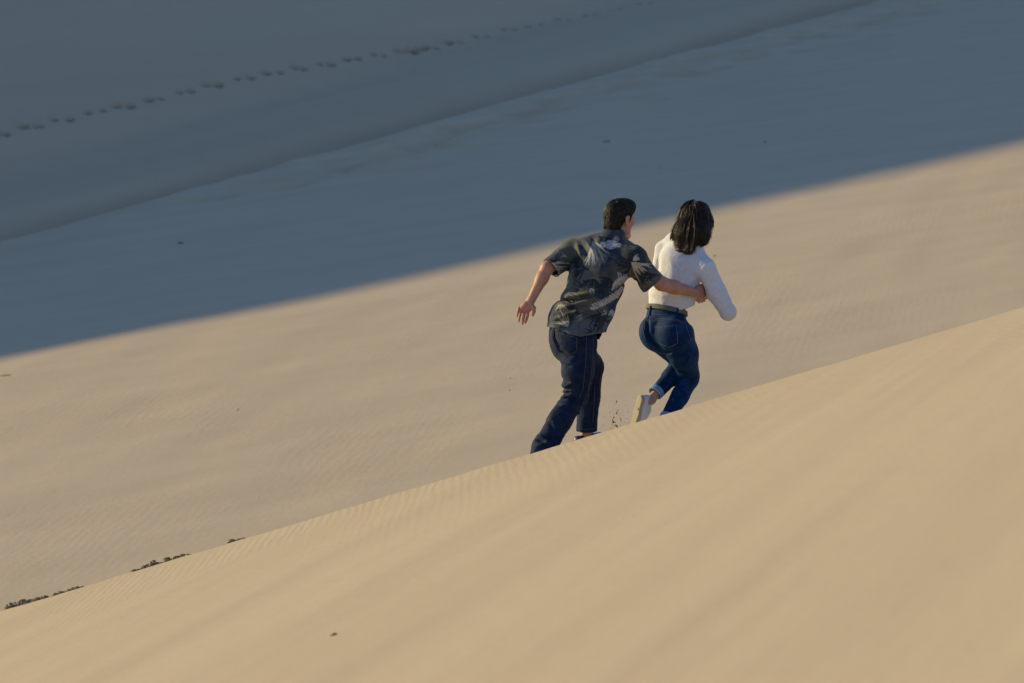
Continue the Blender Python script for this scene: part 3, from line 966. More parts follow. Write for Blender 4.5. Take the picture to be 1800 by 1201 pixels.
    # --- hair
    def capf(P):
        v = ell(P, at(-.012, 0, .042), M, np.array([.104, .083, .094]) * 1.02)
        v = smin(v, ell(P, at(-.045, 0, -.03), M, np.array([.064, .068, .075]) * 1.02), .03)
        v = smin(v, ell(P, at(.050, 0, .095), M, np.array([.052, .062, .040])), .03)
        Lc = (P - hc) @ M.T / 1.02                  # f, r, u
        # hairline: above the brow, round the ear, down to the nape
        line = np.where(Lc[:, 0] > .03, .040 + (Lc[:, 0] - .03) * .45, np.where(Lc[:, 0] > -.03, .040 - (.03 - Lc[:, 0]) * .75, -.005 - (-.03 - Lc[:, 0]) * 2.4))
        line = np.maximum(line, -.085)
        line = np.where((Lc[:, 0] > .012) & (Lc[:, 0] < .034), line - .034 * np.exp(-((Lc[:, 0] - .023) / .010) ** 2), line)
        v = smax(v, (line - Lc[:, 2]) * .6, .010)
        return v
    def mh(P):
        v = capf(P)
        return v - .0035 * noise(P, 75, 5) - .0022 * noise(P, 150, 7)
    lo, hi = bounds([hc], .17)
    base_h = sdf_mesh(mh, lo, hi, .004)
    n = 1500
    Vh = base_h[0][rng.integers(0, len(base_h[0]), n)]
    def flow(P):
        Lc = (P - hc)
        crown = at(-.05, 0, .13)
        return nrm_rows(P - crown) + np.array([0, 0, -.6]) + f * (.5 * np.clip((Lc @ u) - .06, 0, .05) / .05)[:, None]
    st = strands(capf, Vh, flow, 6, .0062, rng.uniform(.0012, .0024, n), curl=.9, off=.0035, loose=.25)
    child(root, base, 'hair', merge([base_h] + st), hairm)
    # --- eyes, brows
    eye_m = plain_mat('eye white', (.75, .72, .70), .25)
    for sg in (-1, 1):
        c = at(.078, sg * .032, .012)
        child(root, base, 'eye', sdf_mesh(lambda P: np.linalg.norm(P - c, axis=1) - .0125, c - .02, c + .02, .003), eye_m)
        bp_ = [at(.090 - .020 * t * t - .004 * t, sg * (.016 + .036 * t), .033 + .006 * math.sin(t * 2.6)) for t in np.linspace(0, 1, 8)]
        child(root, base, 'eyebrow', tube(bp_, [.003, .005, .0055, .0055, .005, .0045, .0035, .002]), hairm)
    # --- ring on the ring finger of the free hand
    rc = J(915.6, 549, .093); rd = nrm(J(914.5, 553, .088) - J(916.5, 545.5, .098))
    a0 = nrm(np.cross(rd, F_)); b0 = np.cross(rd, a0)
    tt = np.linspace(0, 2 * np.pi, 20)
    child(root, base, 'ring', tube([rc + .0108 * (a0 * math.cos(t) + b0 * math.sin(t)) for t in tt], .0022), plain_mat('ring steel', (.5, .5, .52), .25, metal=1.0))
    return bodyf, shirt_solid

def nrm_rows(A): return A / (np.linalg.norm(A, axis=1)[:, None] + 1e-9)

# ---- the shirt's print: leaves, feather fans, clouds of blue and olive
def paint_shirt(obj, V):
    u, v = proj(V)
    back = (V @ F_) - D0
    n1 = noise(V, 9, 51); n2 = noise(V, 21, 53); n3 = noise(V, 60, 55)
    navy = np.array([.016, .027, .046]); olive = np.array([.084, .082, .062]); grey = np.array([.075, .085, .098]); brown = np.array([.072, .055, .040])
    def ss(x, a, b):
        t = np.clip((x - a) / (b - a), 0, 1); return t * t * (3 - 2 * t)
    C = np.tile(olive, (len(V), 1))
    def mix(C, col, m): return C * (1 - m[:, None]) + col * m[:, None]
    C = mix(C, navy, ss(n1 + .5 * n2, -.22, .30) * .92)
    C = mix(C, grey, ss(noise(V, 7, 57) + .3 * n2, .15, .6) * .7)
    C = mix(C, brown, np.exp(-(((u - 1085) / 28) ** 2 + ((v - 478) / 14) ** 2)) * .8)
    C = mix(C, grey * 1.1, ss(v + .25 * (u - 1000), 566, 580) * .8)
    strokes = []                                    # (x0,y0,x1,y1,w0,w1,bend,col)
    R = random.Random(11)
    def fan(x, y, ang, spread, n, l, w, col, jit=.25):
        for i in range(n):
            a = math.radians(ang - spread / 2 + spread * i / max(1, n - 1) + R.uniform(-4, 4))
            ll = l * R.uniform(1 - jit, 1 + jit)
            strokes.append((x, y, x + math.cos(a) * ll, y + math.sin(a) * ll, w, col))
    dark = np.array([.014, .017, .024]); light = np.array([.42, .37, .31]); pale = np.array([.30, .30, .30]); cream = np.array([.26, .245, .19])
    # dark palms
    for (x, y, a, s, n, l) in ((1030, 470, 190, 150, 8, 26), (1045, 490, 110, 120, 7, 24), (1028, 512, 250, 140, 7, 20), (1108, 470, 200, 170, 8, 24),
                               (1120, 490, 60, 200, 9, 20), (1052, 552, 80, 160, 8, 22), (1060, 568, 200, 200, 9, 20), (1075, 430, 100, 120, 6, 18),
                               (1100, 440, 70, 120, 7, 18), (1008, 540, 200, 160, 6, 18), (1072, 490, 120, 120, 6, 18), (985, 462, 120, 160, 7, 18),
                               (1142, 480, 110, 200, 8, 16), (1020, 447, 80, 120, 6, 20), (990, 560, 300, 100, 5, 14), (1045, 508, 350, 60, 5, 26), (1068, 575, 20, 160, 6, 16)):
        fan(x, y, a, s, n + 3, l * 1.1, 1.7, dark)
    for q in range(22):
        fan(R.uniform(975, 1140), R.uniform(430, 585), R.uniform(0, 360), R.uniform(60, 170), 4, R.uniform(8, 15), 1.2, dark)
    for q in range(7):
        fan(R.uniform(985, 1130), R.uniform(440, 580), R.uniform(0, 360), R.uniform(30, 70), 4, R.uniform(7, 12), .8, pale * .8)
    # feathered light fans
    fan(1042, 424, 60, 52, 8, 36, 1.45, cream)
    fan(1040, 432, 96, 34, 5, 30, 1.6, pale)
    fan(1110, 461, 34, 62, 9, 34, 1.3, light * .9)
    fan(1113, 458, -35, 60, 5, 14, 1.5, light)
    fan(998, 574, 232, 80, 10, 22, 1.1, cream * 1.1)
    fan(985, 534, 85, 90, 8, 16, 1.0, cream)
    fan(966, 466, 12, 44, 7, 30, 1.2, light * .8)
    fan(1020, 524, 200, 50, 7, 20, 1.0, cream * .8)
    fan(1076, 545, 100, 50, 4, 12, 2.4, pale)
    best = {}
    for (x0, y0, x1, y1, w, col) in strokes:
        bx, by = x1 - x0, y1 - y0; l2 = bx * bx + by * by
        h = np.clip(((u - x0) * bx + (v - y0) * by) / l2, 0, 1)
        cx = 3.0 * np.sin(h * np.pi) * (1 if (x0 + y1) % 2 > 1 else -1)
        ln = math.sqrt(l2)
        dd = np.hypot(u - x0 - bx * h - cx * by / ln * .5, v - y0 - by * h + cx * bx / ln * .5)
        ww = w * np.sin(np.pi * np.clip(.12 + .86 * h, 0, 1)) + .25
        m = 1 - ss(dd, ww * .6, ww * 1.2)
        C = mix(C, col, m * .92)
    # long pale winged band low on the back, and the flower cluster below the collar
    def band(pts, w, col, feather, gap):
        nonlocal C
        pts = np.array(pts, float)
        bestd = np.full(len(V), 1e9); tt = np.zeros(len(V)); sd = np.zeros(len(V))
        L_ = 0
        for i in range(len(pts) - 1):
            a, b = pts[i], pts[i + 1]; ba = b - a; ll = np.linalg.norm(ba)
            h = np.clip(((u - a[0]) * ba[0] + (v - a[1]) * ba[1]) / ll ** 2, 0, 1)
            ex, ey = u - a[0] - ba[0] * h, v - a[1] - ba[1] * h
            dd = np.hypot(ex, ey); m = dd < bestd
            bestd[m] = dd[m]; tt[m] = L_ + ll * h[m]; sd[m] = ((ex * ba[1] - ey * ba[0]) / ll)[m]
            L_ += ll
        t = tt / L_
        ww = np.interp(t, np.linspace(0, 1, len(w)), w)
        edge = ww * (1 + .16 * np.sin(tt * 2 * np.pi / feather))
        m = 1 - ss(bestd, edge * .9, edge * 1.1)
        C = mix(C, col, m)
        slit = m * ss(np.sin(tt * 2 * np.pi / feather + sd * .5), .35, .85) * ss(sd * gap, -1, 2) * .75
        C = mix(C, dark * 1.6, slit)
        C = mix(C, dark * 2.5, m * ss(noise(V, 95, 61), .25, .5) * .5)
    band([(1042, 540), (1056, 534), (1070, 527), (1083, 519), (1093, 507)], [5.5, 5.5, 5.2, 5.5, 3], light * .88, 5.0, 1)
    band([(1076, 509), (1084, 499), (1093, 492), (1100, 488)], [1.5, 5, 6, 4], light * .92, 4.2, -1)
    fl = np.maximum.reduce([1 - np.hypot((u - a) / rx, (v - b) / ry) for a, b, rx, ry in ((1063, 430, 10, 6), (1074, 433, 12, 6), (1086, 431, 8, 5), (1082, 423, 6, 6), (1071, 427, 8, 5))])
    fl = fl + .25 * n3
    C = mix(C, pale * 1.05, ss(fl, .05, .3)); C = mix(C, dark * 3, ss(fl, .05, .3) * ss(noise(V, 110, 63), .2, .5) * .6)
    dots = ss(np.cos(u * 2 * np.pi / 7.5 + v * .25) * np.cos(v * 2 * np.pi / 6.5), .80, .95) * ss(noise(V, 8, 67), .05, .3)
    C = mix(C, dark, dots * .8)
    C = C * (1 + .12 * n3[:, None])
    rgba = np.concatenate([np.clip(C, 0.004, 1), np.ones((len(V), 1))], 1).astype(np.float32)
    a = obj.data.attributes.new('print', 'FLOAT_COLOR', 'POINT')
    a.data.foreach_set('color', rgba.ravel())

# ================================================================== the woman
def build_woman():
    skin = skin_mat('fair skin', (0.50, 0.30, 0.21), (0.43, 0.24, 0.165))
    denim = cloth_mat('blue denim', (0.001, 0.016, 0.066), (0.007, 0.040, 0.115), 14, 0.75, 0.0)
    cuffm = cloth_mat('denim turn-up', (0.16, 0.25, 0.40), (0.20, 0.30, 0.45), 60, 0.85, 0.1)
    thread = plain_mat('rust thread', (0.17, 0.15, 0.17), 0.9)
    white = cloth_mat('white knit', (0.545, 0.535, 0.56), (0.60, 0.59, 0.61), 60, 0.9, 0.05, weave=500, bump=.0009)
    beltm = cloth_mat('olive webbing belt', (0.105, 0.11, 0.085), (0.135, 0.135, 0.105), 120, 0.8, 0.1)
    hairm = hair_mat('dark brown hair', (0.008, 0.0055, 0.0045), (0.060, 0.038, 0.025), .42, .22)
    Z = .30                                        # she runs a step further from the camera
    W = lambda u, v, dz=0.0: J(u, v, dz + Z)
    base = W(1165, 762, .12)
    th = math.radians(52)
    f, r, u = frame((math.cos(th), math.sin(th), -.25), (0.16, .05, 1))
    hc = W(1222, 388, .25)
    headf, at, M = head_prims(hc, f, r, u, .97)
    nb = W(1207, 432, .20)
    lat_s = nrm(np.array([.80, -.48, -.36])); lat_w = nrm(np.array([.72, -.69, -.05])); lat_m = nrm(lat_s + lat_w)
    shL, elL, wrL = W(1166, 437, .34), W(1156, 500, .46), W(1205, 515, .60)
    shR, elR, wrR = W(1239, 473, .10), W(1277, 547, .12), W(1268, 528, .36)
    hipR, knR, anR = W(1186, 592, .06), W(1210, 664, .34), W(1170, 742, .14)
    hipL, knL, anL = W(1152, 588, .20), W(1196, 640, .42), W(1144, 703, .22)
    heel, toe = W(1133, 705, .19), W(1122, 748, .25)
    footR = (W(1164, 752, .10), W(1186, 756, .26))
    def hand(w, d, pn):
        d = nrm(d); pn = nrm(pn - d * (pn @ d)); s = np.cross(d, pn)
        pr = [((lambda P: ecap(P, w, w + d * .075, s, s, .024, .017, .036, .014)), .01)]
        for i, (o, ln, cu) in enumerate(((.027, .068, .4), (.009, .075, .5), (-.009, .070, .55), (-.026, .055, .6))):
            a = w + d * .078 + s * o
            b_ = a + nrm(d + pn * cu * .4 + s * o * 2) * ln * .45; c = b_ + nrm(d + pn * cu) * ln * .32; e = c + nrm(d + pn * cu * 2) * ln * .25
            pr += chain([a, b_, c, e], [.0085, .008, .0074, .0065], .003)
        a = w + d * .02 + s * .022
        pr += chain([a, a + nrm(d + s * .9 + pn * .4) * .035, a + nrm(d * 1.3 + s * .8 + pn * .6) * .062], [.013, .010, .0075], .005)
        return pr
    prims = [((lambda P: cap(P, hc - u * .055 - f * .02, nb, .046, .050)), .03),
             ((lambda P: ecap(P, W(1200, 456, .20), W(1187, 505, .20), lat_s, lat_m, .105, .06, .110, .08)), .05),
             ((lambda P: ecap(P, W(1187, 505, .20), W(1171, 555, .20), lat_m, lat_w, .105, .075, .105, .075)), .05),
             ((lambda P: ecap(P, W(1170, 560, .19), W(1170, 590, .18), lat_w, lat_w, .115, .08, .125, .09)), .05),
             ((lambda P: cap(P, nb - U_ * .045, shL, .03, .036)), .05), ((lambda P: cap(P, nb - U_ * .045, shR, .03, .036)), .05),
             ((lambda P: cap(P, shL, elL, .042, .036)), .02), ((lambda P: cap(P, elL, wrL, .036, .024)), .02),
             ((lambda P: cap(P, shR, elR, .044, .038)), .02), ((lambda P: cap(P, elR, wrR, .038, .024)), .02)]
    for h_, k_, a_ in ((hipR, knR, anR), (hipL, knL, anL)):
        prims += [((lambda P, h_=h_, k_=k_: cap(P, h_, k_, .060, .042)), .03), ((lambda P, k_=k_, a_=a_: cap(P, k_, a_, .040, .030)), .02)]
    prims += [((lambda P: cap(P, anL, heel + X_ * .02, .031, .028)), .02), ((lambda P: cap(P, heel + X_ * .015, toe, .028, .022)), .02),
              ((lambda P: cap(P, anR, footR[0], .031, .028)), .02), ((lambda P: cap(P, *footR, .028, .024)), .02)]
    prims += hand(wrR, wrR - elR, np.array([-.5, 0, -.4])) + hand(wrL, wrL - elL, np.array([0, -.5, -.4]))
    def bodyf(P): return smin(headf(P), union(P, prims), .012)
    allp = [hc, nb, shL, elL, wrL, shR, elR, wrR, hipR, knR, anR, hipL, knL, anL, heel, toe, *footR, wrL + np.array([.1, .1, 0])]
    lo, hi = bounds(allp, .16)
    root = finish_person('person', 'woman with loose dark hair in white knit top and blue jeans, running ahead', base, sdf_mesh(bodyf, lo, hi, .0048), None, skin)

    # --- jeans
    lp = [((lambda P: ecap(P, W(1172, 535, .20), W(1169, 590, .19), lat_w, lat_w, .134, .102, .168, .125)), .04),
          ((lambda P: ell(P, W(1184, 586, .10), np.eye(3), (.108, .105, .115))), .035),
          ((lambda P: ell(P, W(1148, 584, .19), np.eye(3), (.094, .100, .112))), .022),
          ((lambda P: cap(P, W(1190, 588, .09), W(1201, 622, .19), .112, .095)), .04),
          ((lambda P: cap(P, W(1201, 622, .19), W(1211, 660, .33), .095, .068)), .04)]
    lpb = [((lambda P: cap(P, W(1211, 660, .33), W(1211, 667, .34), .066, .064)), .02),
           ((lambda P: cap(P, W(1211, 667, .34), W(1195, 697, .26), .063, .059)), .02),
           ((lambda P: cap(P, W(1195, 697, .26), W(1171, 739, .145), .059, .047)), .02)]
    lp2 = [((lambda P: cap(P, W(1153, 588, .22), W(1196, 634, .42), .098, .062)), .03),
           ((lambda P: cap(P, W(1196, 638, .42), W(1178, 664, .34), .060, .057)), .02),
           ((lambda P: cap(P, W(1178, 664, .34), W(1152, 694, .245), .056, .044)), .02)]
    c2n = nrm(W(1152, 694, .245) - W(1178, 664, .34)); c2p = W(1156, 686, .26)
    c1n = nrm(W(1171, 739, .145) - W(1195, 697, .26)); c1p = W(1176, 731, .17)
    topn = nrm(W(1173, 540, .2) - W(1169, 585, .19)); topp = W(1171, 539, .2)
    jf = [([(1192, 664), (1200, 666), (1212, 667), (1228, 669)], -.009, 2.6), ([(1194, 656), (1206, 661), (1220, 662)], .005, 3),
          ([(1168, 616), (1176, 619), (1186, 618)], -.007, 2.6), ([(1172, 626), (1180, 626), (1188, 630)], .005, 3),
          ([(1139, 560), (1139, 584), (1146, 600), (1164, 614)], -.012, 3.0), ([(1210, 574), (1215, 580), (1217, 590)], .010, 3.2),
          ([(1207, 560), (1211, 566), (1214, 572)], -.007, 2.2), ([(1178, 698), (1184, 702), (1186, 708)], .006, 3),
          ([(1176, 668), (1168, 674), (1162, 676)], -.004, 3), ([(1190, 636), (1196, 646), (1198, 656)], -.005, 3)]
    def jeansf(P):
        a = union(P, lp); c = union(P, lpb); b = union(P, lp2)
        a = smin(a, smax(c, (P - c1p) @ c1n, .005), .02)
        b = smax(b, (P - c2p) @ c2n, .005)
        d = smin(a, b, .012)
        d = smax(d, (P - topp) @ topn, .006)
        near = d < .05
        if near.any():
            Pn = P[near]
            d = d.copy(); d[near] -= folds_disp(Pn, jf) * 1.7 * np.clip((.62 - ((Pn @ F_) - D0)) / .1, 0, 1) + wavy(Pn, 14, .0011, 23) + wavy(Pn, 30, .0006, 26)
        return d
    lo, hi = bounds([W(1115, 535, -.05), W(1235, 770, .52)], .05)
    jeans = child(root, base, 'jeans', sdf_mesh(jeansf, lo, hi, .005), denim)
    for cs_ in ([(1151, 574), (1189, 571), (1191.5, 604), (1158, 604), (1175, 611)], [(1123.8, 570), (1129.5, 569.5), (1134.5, 596), (1130, 593), (1133, 598)]):
        subchild(jeans, base, 'pocket', patch(jeansf, cs_, off=.0035), denim)
    sew = [stitch(jeansf, p, rad, .0015) for p, rad in (
        ([(1151, 574), (1153.5, 590), (1158, 603.5), (1176, 611), (1191.5, 603.5), (1190.5, 588), (1189, 571.5)], .0017),
        ([(1151, 574.5), (1165, 575.5), (1189, 571.5)], .0015), ([(1129, 569.5), (1131, 585), (1135, 600)], .0018), ([(1123.5, 570), (1129, 571)], .0015),
        ([(1127, 554), (1132, 560), (1140, 564.5)], .0016), ([(1140, 567), (1156, 561), (1176, 559.6), (1190, 562), (1204, 567)], .0016),
        ([(1140, 569.5), (1156, 563.5), (1176, 562), (1190, 564.4), (1204, 569.5)], .0013),
        ([(1148, 552), (1160, 553.5), (1174, 553)], .0016), ([(1202, 552), (1205, 567), (1214, 597)], .0013), ([(1213.5, 595), (1214.5, 599)], .003))]
    subchild(jeans, base, 'stitching', merge([s for s in sew if s]), thread)
    seam = [stitch(jeansf, [(1141.5, 548), (1138, 566), (1139, 584), (1146, 598)], .0035, .001)]
    subchild(jeans, base, 'seam', merge([s for s in seam if s]), denim)
    # turn-ups
    for (p, n_, ax, rr, nm) in ((W(1153.5, 689, .25), c2n, W(1178, 664, .34), .053, 0), (W(1173, 736, .155), c1n, W(1195, 697, .26), .056, 1)):
        def cuff(P, p=p, n_=n_, rr=rr):
            q = P - p; t = q @ n_; rad = np.linalg.norm(q - t[:, None] * n_, axis=1)
            sh = np.abs(rad - rr + .006 + .06 * (t - .0)) - .006 - .0012 * noise(P, 40, 71)
            return smax(sh, np.abs(t) - .019, .004)
        subchild(jeans, base, 'turn_up', sdf_mesh(cuff, p - .09, p + .09, .0045), cuffm)
    # --- belt
    bp_, bn = W(1170.5, 545, .2), topn
    bn = nrm(bn + np.array([.13, .05, 0]))
    def beltf(P):
        a = ecap(P, W(1173, 535, .20), W(1169, 570, .19), lat_w, lat_w, .1375, .1055, .158, .122)
        return smax(np.abs(a - .004) - .006, np.abs((P - bp_) @ bn) - .0165, .003)
    lo, hi = bounds([W(1125, 530, 0), W(1215, 560, .4)], .05)
    belt = child(root, base, 'belt', sdf_mesh(beltf, lo, hi, .004), beltm)
    for pts in ([(1143.5, 538), (1143, 546), (1141.5, 554)], [(1191, 541.5), (1191, 547), (1191, 555)]):
        pp = [march(lambda P: np.minimum(beltf(P), jeansf(P)), a, b, off=.003) for a, b in resample(pts, 2.5)]
        pp = [p for p in pp if p is not None]
        if len(pp) > 2: subchild(jeans, base, 'belt_loop', tube(pp, .0058, 6), denim)

    # --- knit top
    tp = [((lambda P: ecap(P, W(1206, 437, .20), W(1200, 462, .20), lat_s, lat_s, .125, .075, .165, .105)), .03),
          ((lambda P: ecap(P, W(1200, 462, .20), W(1189, 500, .20), lat_s, lat_m, .160, .105, .150, .115)), .04),
          ((lambda P: ecap(P, W(1189, 500, .20), W(1181, 524, .20), lat_m, lat_m, .152, .115, .158, .120)), .04),
          ((lambda P: ecap(P, W(1181, 524, .20), W(1172, 548, .20), lat_m, lat_w, .160, .122, .140, .108)), .03),
          ((lambda P: cap(P, W(1191, 413, .26), W(1166, 440, .34), .046, .050)), .05), ((lambda P: cap(P, nb, W(1238, 470, .10), .048, .060)), .05)]
    slv = [((lambda P: cap(P, W(1167, 438, .34), W(1155, 500, .45), .057, .050)), .03),
           ((lambda P: cap(P, W(1155, 500, .45), W(1195, 514, .57), .048, .040)), .02),
           ((lambda P: cap(P, W(1240, 474, .10), W(1260, 515, .11), .069, .063)), .03),
           ((lambda P: cap(P, W(1260, 515, .11), W(1279, 547, .125), .062, .055)), .03),
           ((lambda P: cap(P, W(1280, 550, .13), W(1270, 531, .34), .052, .044)), .02)]
    tf = [([(1228, 486), (1234, 502), (1240, 512)], -.008, 3), ([(1222, 490), (1212, 496), (1204, 500)], .004, 3.5), ([(1226, 494), (1218, 504), (1212, 508)], -.005, 3.2),
          ([(1255, 458), (1240, 466), (1230, 478), (1227, 488)], .0055, 2.0), ([(1283, 522), (1276, 530), (1268, 537), (1256, 540)], .007, 3), ([(1290, 532), (1280, 536), (1268, 545)], -.006, 2.8),
          ([(1245, 520), (1254, 527), (1262, 527)], -.005, 2.6), ([(1150, 529), (1160, 533), (1172, 538)], .005, 2.2), ([(1138, 522), (1160, 528), (1190, 536), (1215, 530)], -.004, 3),
          ([(1160, 452), (1156, 475), (1150, 495)], -.006, 3), ([(1140, 512), (1165, 520), (1190, 522)], .005, 4), ([(1165, 500), (1185, 512), (1205, 512)], .005, 4),
          ([(1175, 445), (1180, 470), (1178, 495)], .004, 6)]
    hu = np.array([1120, 1135, 1145, 1158, 1170, 1190, 1207, 1230, 1250.]); hv = np.array([529, 534, 539.5, 541, 542, 545.5, 542.5, 531.5, 524.])
    tipn = nrm(wrR - elR); tipp = wrR - tipn * .02; tipnL = nrm(wrL - elL); tippL = wrL - tipnL * .02
    nn_ = nrm(hc - nb)
    def topf(P):
        a = union(P, tp)
        u_, v_ = proj(P)
        dep = (P @ F_) - D0 - Z
        hem = (v_ - np.interp(u_, hu, hv) - 1.2 * np.sin(u_ * .9) * (u_ < 1175)) / 266.0
        a = smax(a, hem, .004)
        b = union(P, slv[:2]); c = union(P, slv[2:])
        b = smax(b, (P - tippL) @ tipnL, .004); c = smax(c, (P - tipp) @ tipn, .004)
        d = smin(smin(a, b, .018), c, .034)
        near = d < .06
        if near.any():
            Pn = P[near]
            d = d.copy(); d[near] -= folds_disp(Pn, tf) * np.clip((.50 - dep[near]) / .2, 0, 1) + wavy(Pn, 9, .0022, 33, (1, 1, .5)) + wavy(Pn, 26, .0010, 35)
        inner = d + .012
        sh = np.maximum(d, -np.maximum(inner, -hem - .03))
        return np.maximum(sh, -(np.linalg.norm(P - nb - nn_ * .025, axis=1) - .034))
    lo, hi = bounds([W(1130, 415, .0), W(1300, 575, .62)], .06)
    top = child(root, base, 'knit_top', sdf_mesh(topf, lo, hi, .0045), white)
    # --- hair
    hp = [((lambda P: ell(P, at(-.012, 0, .040), M, np.array([.108, .086, .098]))), .0),
          ((lambda P: ecap(P, at(-.045, 0, .03), W(1212, 409, .15), r, r, .084, .068, .108, .072)), .05),
          ((lambda P: ecap(P, W(1212, 407, .15), W(1201, 440, .10), r, r, .109, .070, .074, .022)), .04),
          ((lambda P: cap(P, at(.01, -.075, .0), W(1184, 420, .23), .050, .016)), .05),
          ((lambda P: cap(P, at(.01, .075, .0), W(1238, 424, .12), .050, .016)), .05)]
    def hv_(P):
        v = union(P, hp)
        Lc = (P - hc) @ M.T
        face = np.maximum(-(Lc[:, 0] - .055), np.maximum(np.abs(Lc[:, 1]) - .055, Lc[:, 2] - .055))
        return smax(v, -face, .02)
    lo, hi = bounds([hc, W(1205, 445, .15)], .17)
    def hb(P):
        return hv_(P) + .007 - .0035 * noise(P * np.array([1, 1, .12]), 120, 81) - .005 * noise(P * np.array([1, 1, .10]), 50, 83)
    base_h = sdf_mesh(hb, lo, hi, .0045)
    n = 3000
    cand = base_h[0]
    wgt = np.clip((cand[:, 2] - hc[2]) / .08 + .9, .12, 1.5); wgt /= wgt.sum()
    P0 = cand[rng.choice(len(cand), n, p=wgt)]
    part = at(.01, -.02, .14)
    def flow(P):
        a = P - part; lowering = np.clip((hc[2] + .09 - P[:, 2]) / .08, 0, 1)
        side = a - np.outer(a @ f, f) * .6
        return nrm_rows(side) * (1 - lowering)[:, None] * 1.2 + np.array([-.10, -.05, -1.0]) * (.25 + lowering)[:, None]
    # locks: guides run down the head, each carrying a bundle of strands that splits towards its end
    ng = 190
    gi = cand[rng.choice(len(cand), ng, p=wgt)]
    P = gi.copy(); path = [P.copy()]
    lift = rng.uniform(-.008, .004, ng)
    for k in range(26):
        g = grad(hv_, P)
        d = flow(P) + .45 * np.stack([noise(P, 16, 1), noise(P, 16, 2), noise(P, 16, 3)], 1)
        d = d - g * np.sum(d * g, 1)[:, None] * .85
        d = nrm_rows(d); P = P + d * .0100
        low = np.clip((hc[2] + .02 - P[:, 2]) / .12, 0, 1)
        P = P - g * (np.clip(hv_(P) - lift * (.4 + low), -.012, .02) * .8)[:, None]
        path.append(P.copy())
    path = np.stack(path, 1)
    fin = []
    for i in range(ng):
        rr = rng.uniform(.003, .007)
        for q in range(20):
            o = rng.normal(0, 1, 3) * rr
            t = np.linspace(0, 1, 27)[:, None]
            pts = path[i] + o * (.35 + .55 * np.sin(t * 2.6) + .5 * t ** 3) + .0030 * np.sin(t * rng.uniform(6, 13) + rng.uniform(0, 6)) * nrm(o)
            uu, vv = proj(pts)
            lim = np.interp(uu, [1168, 1176, 1184, 1195, 1206, 1225, 1236, 1250], [405, 418, 432, 440, 446, 447, 438, 428]) + rng.normal(0, 3.5)
            k = int(np.argmax(vv > lim)) if (vv > lim).any() else len(pts)
            if k >= 5:
                fin.append(tube(pts[:k], rng.uniform(.0006, .0014) * (1 - .8 * np.linspace(0, 1, k) ** 3), 4))
    # a few curled wisps by the jaw and at the left
    for (pts) in ([(1240, 412, .10), (1244, 420, .09), (1246, 428, .09), (1243, 434, .09), (1240, 437, .09)], [(1238, 410, .10), (1241, 420, .09), (1242, 428, .09), (1239, 435, .09), (1236, 434, .09)],
                  [(1243, 408, .11), (1246, 417, .10), (1245, 425, .10), (1242, 429, .10), (1241, 432, .10)],
                  [(1184, 402, .22), (1179, 408, .22), (1176, 410, .22)], [(1183, 406, .22), (1178, 413, .21), (1175, 415, .21)], [(1205, 436, .06), (1210, 444, .06), (1217, 448, .06)],
                  [(1219, 432, .08), (1222, 441, .07), (1224, 449, .07)], [(1212, 432, .07), (1213, 442, .06), (1208, 448, .06)]):
        pp = np.array([W(*p) for p in resample(pts, 1.5)])
        fin.append(tube(pp, .0016 * (1 - .6 * np.linspace(0, 1, len(pp))), 4))
    child(root, base, 'hair', merge([base_h] + fin), hairm)
    # --- shoes
    shoe_w = plain_mat('white shoe canvas', (.62, .62, .63), .75, 50, .88)
    sole_m = plain_mat('sandy rubber sole', (.52, .45, .33), .9, 110, .45)
    lacem = plain_mat('white lace', (.6, .6, .6), .8)
    navy = plain_mat('navy heel lining', (.02, .03, .07), .7)
    def make_shoe(hl, to, up_, lace):
        d = nrm(to - hl); up_ = nrm(up_ - d * (up_ @ d)); side = np.cross(d, up_)
        Ln = np.linalg.norm(to - hl)
        def shf(P):
            a = ecap(P, hl - d * .004, hl + d * Ln * .45, side, side, .039, .070, .043, .060)
            b = ecap(P, hl + d * Ln * .40, to + d * .012, side, side, .043, .040, .038, .026)
            v = smin(a, b, .03)
            v = smax(v, (P - hl) @ (-up_) - .030, .005)
            v = smax(v, (P - hl) @ nrm(up_ + d * .16) - .060, .008)
            hole = ecap(P, hl + up_ * .05 + d * .012, hl + up_ * .05 + d * .065, side, side, .025, .04, .022, .04)
            return smax(v, -hole, .004)
        lo, hi = bounds([hl, to], .1)
        sh = child(root, base, 'shoe', sdf_mesh(shf, lo, hi, .0042), shoe_w)
        def slf(P):
            a = ecap(P, hl - d * .008, hl + d * Ln * .5, side, side, .042, .06, .040, .06)
            b = ecap(P, hl + d * Ln * .5, to + d * .016, side, side, .040, .06, .045, .06)
            v = smin(a, b, .02)
            return smax(v, np.abs((P - hl) @ up_ + .036) - .011, .004) + .0012 * np.sin((P @ d) * 420) * ((P - hl) @ up_ < -.042)
        subchild(sh, base, 'sole', sdf_mesh(slf, lo, hi, .004), sole_m)
        def lin(P):
            c = hl + up_ * .038 - d * .018
            return np.maximum(ecap(P, c, c + up_ * .012, side, side, .022, .016, .022, .014), -10)
        subchild(sh, base, 'heel_tab', sdf_mesh(lin, lo, hi, .004), navy)
        if lace:
            parts = []
            for k in range(4):
                c = hl + d * (Ln * .40 + k * .018) + up_ * (.041 - k * .004)
                parts.append(tube([c - side * .022 - up_ * .006, c + up_ * .002, c + side * .022 - up_ * .006], .0024))
            c = hl + d * Ln * .36 + up_ * .046
            for sg in (-1, 1):
                parts.append(tube([c, c + up_ * .014 + side * sg * .008, c + up_ * .024 + d * .004 + side * sg * .014, c + up_ * .016 + d * .014 + side * sg * .012], .0022))
            subchild(sh, base, 'lace', merge(parts), lacem)
    make_shoe(heel, toe, np.array([.84, .52, .12]), True)
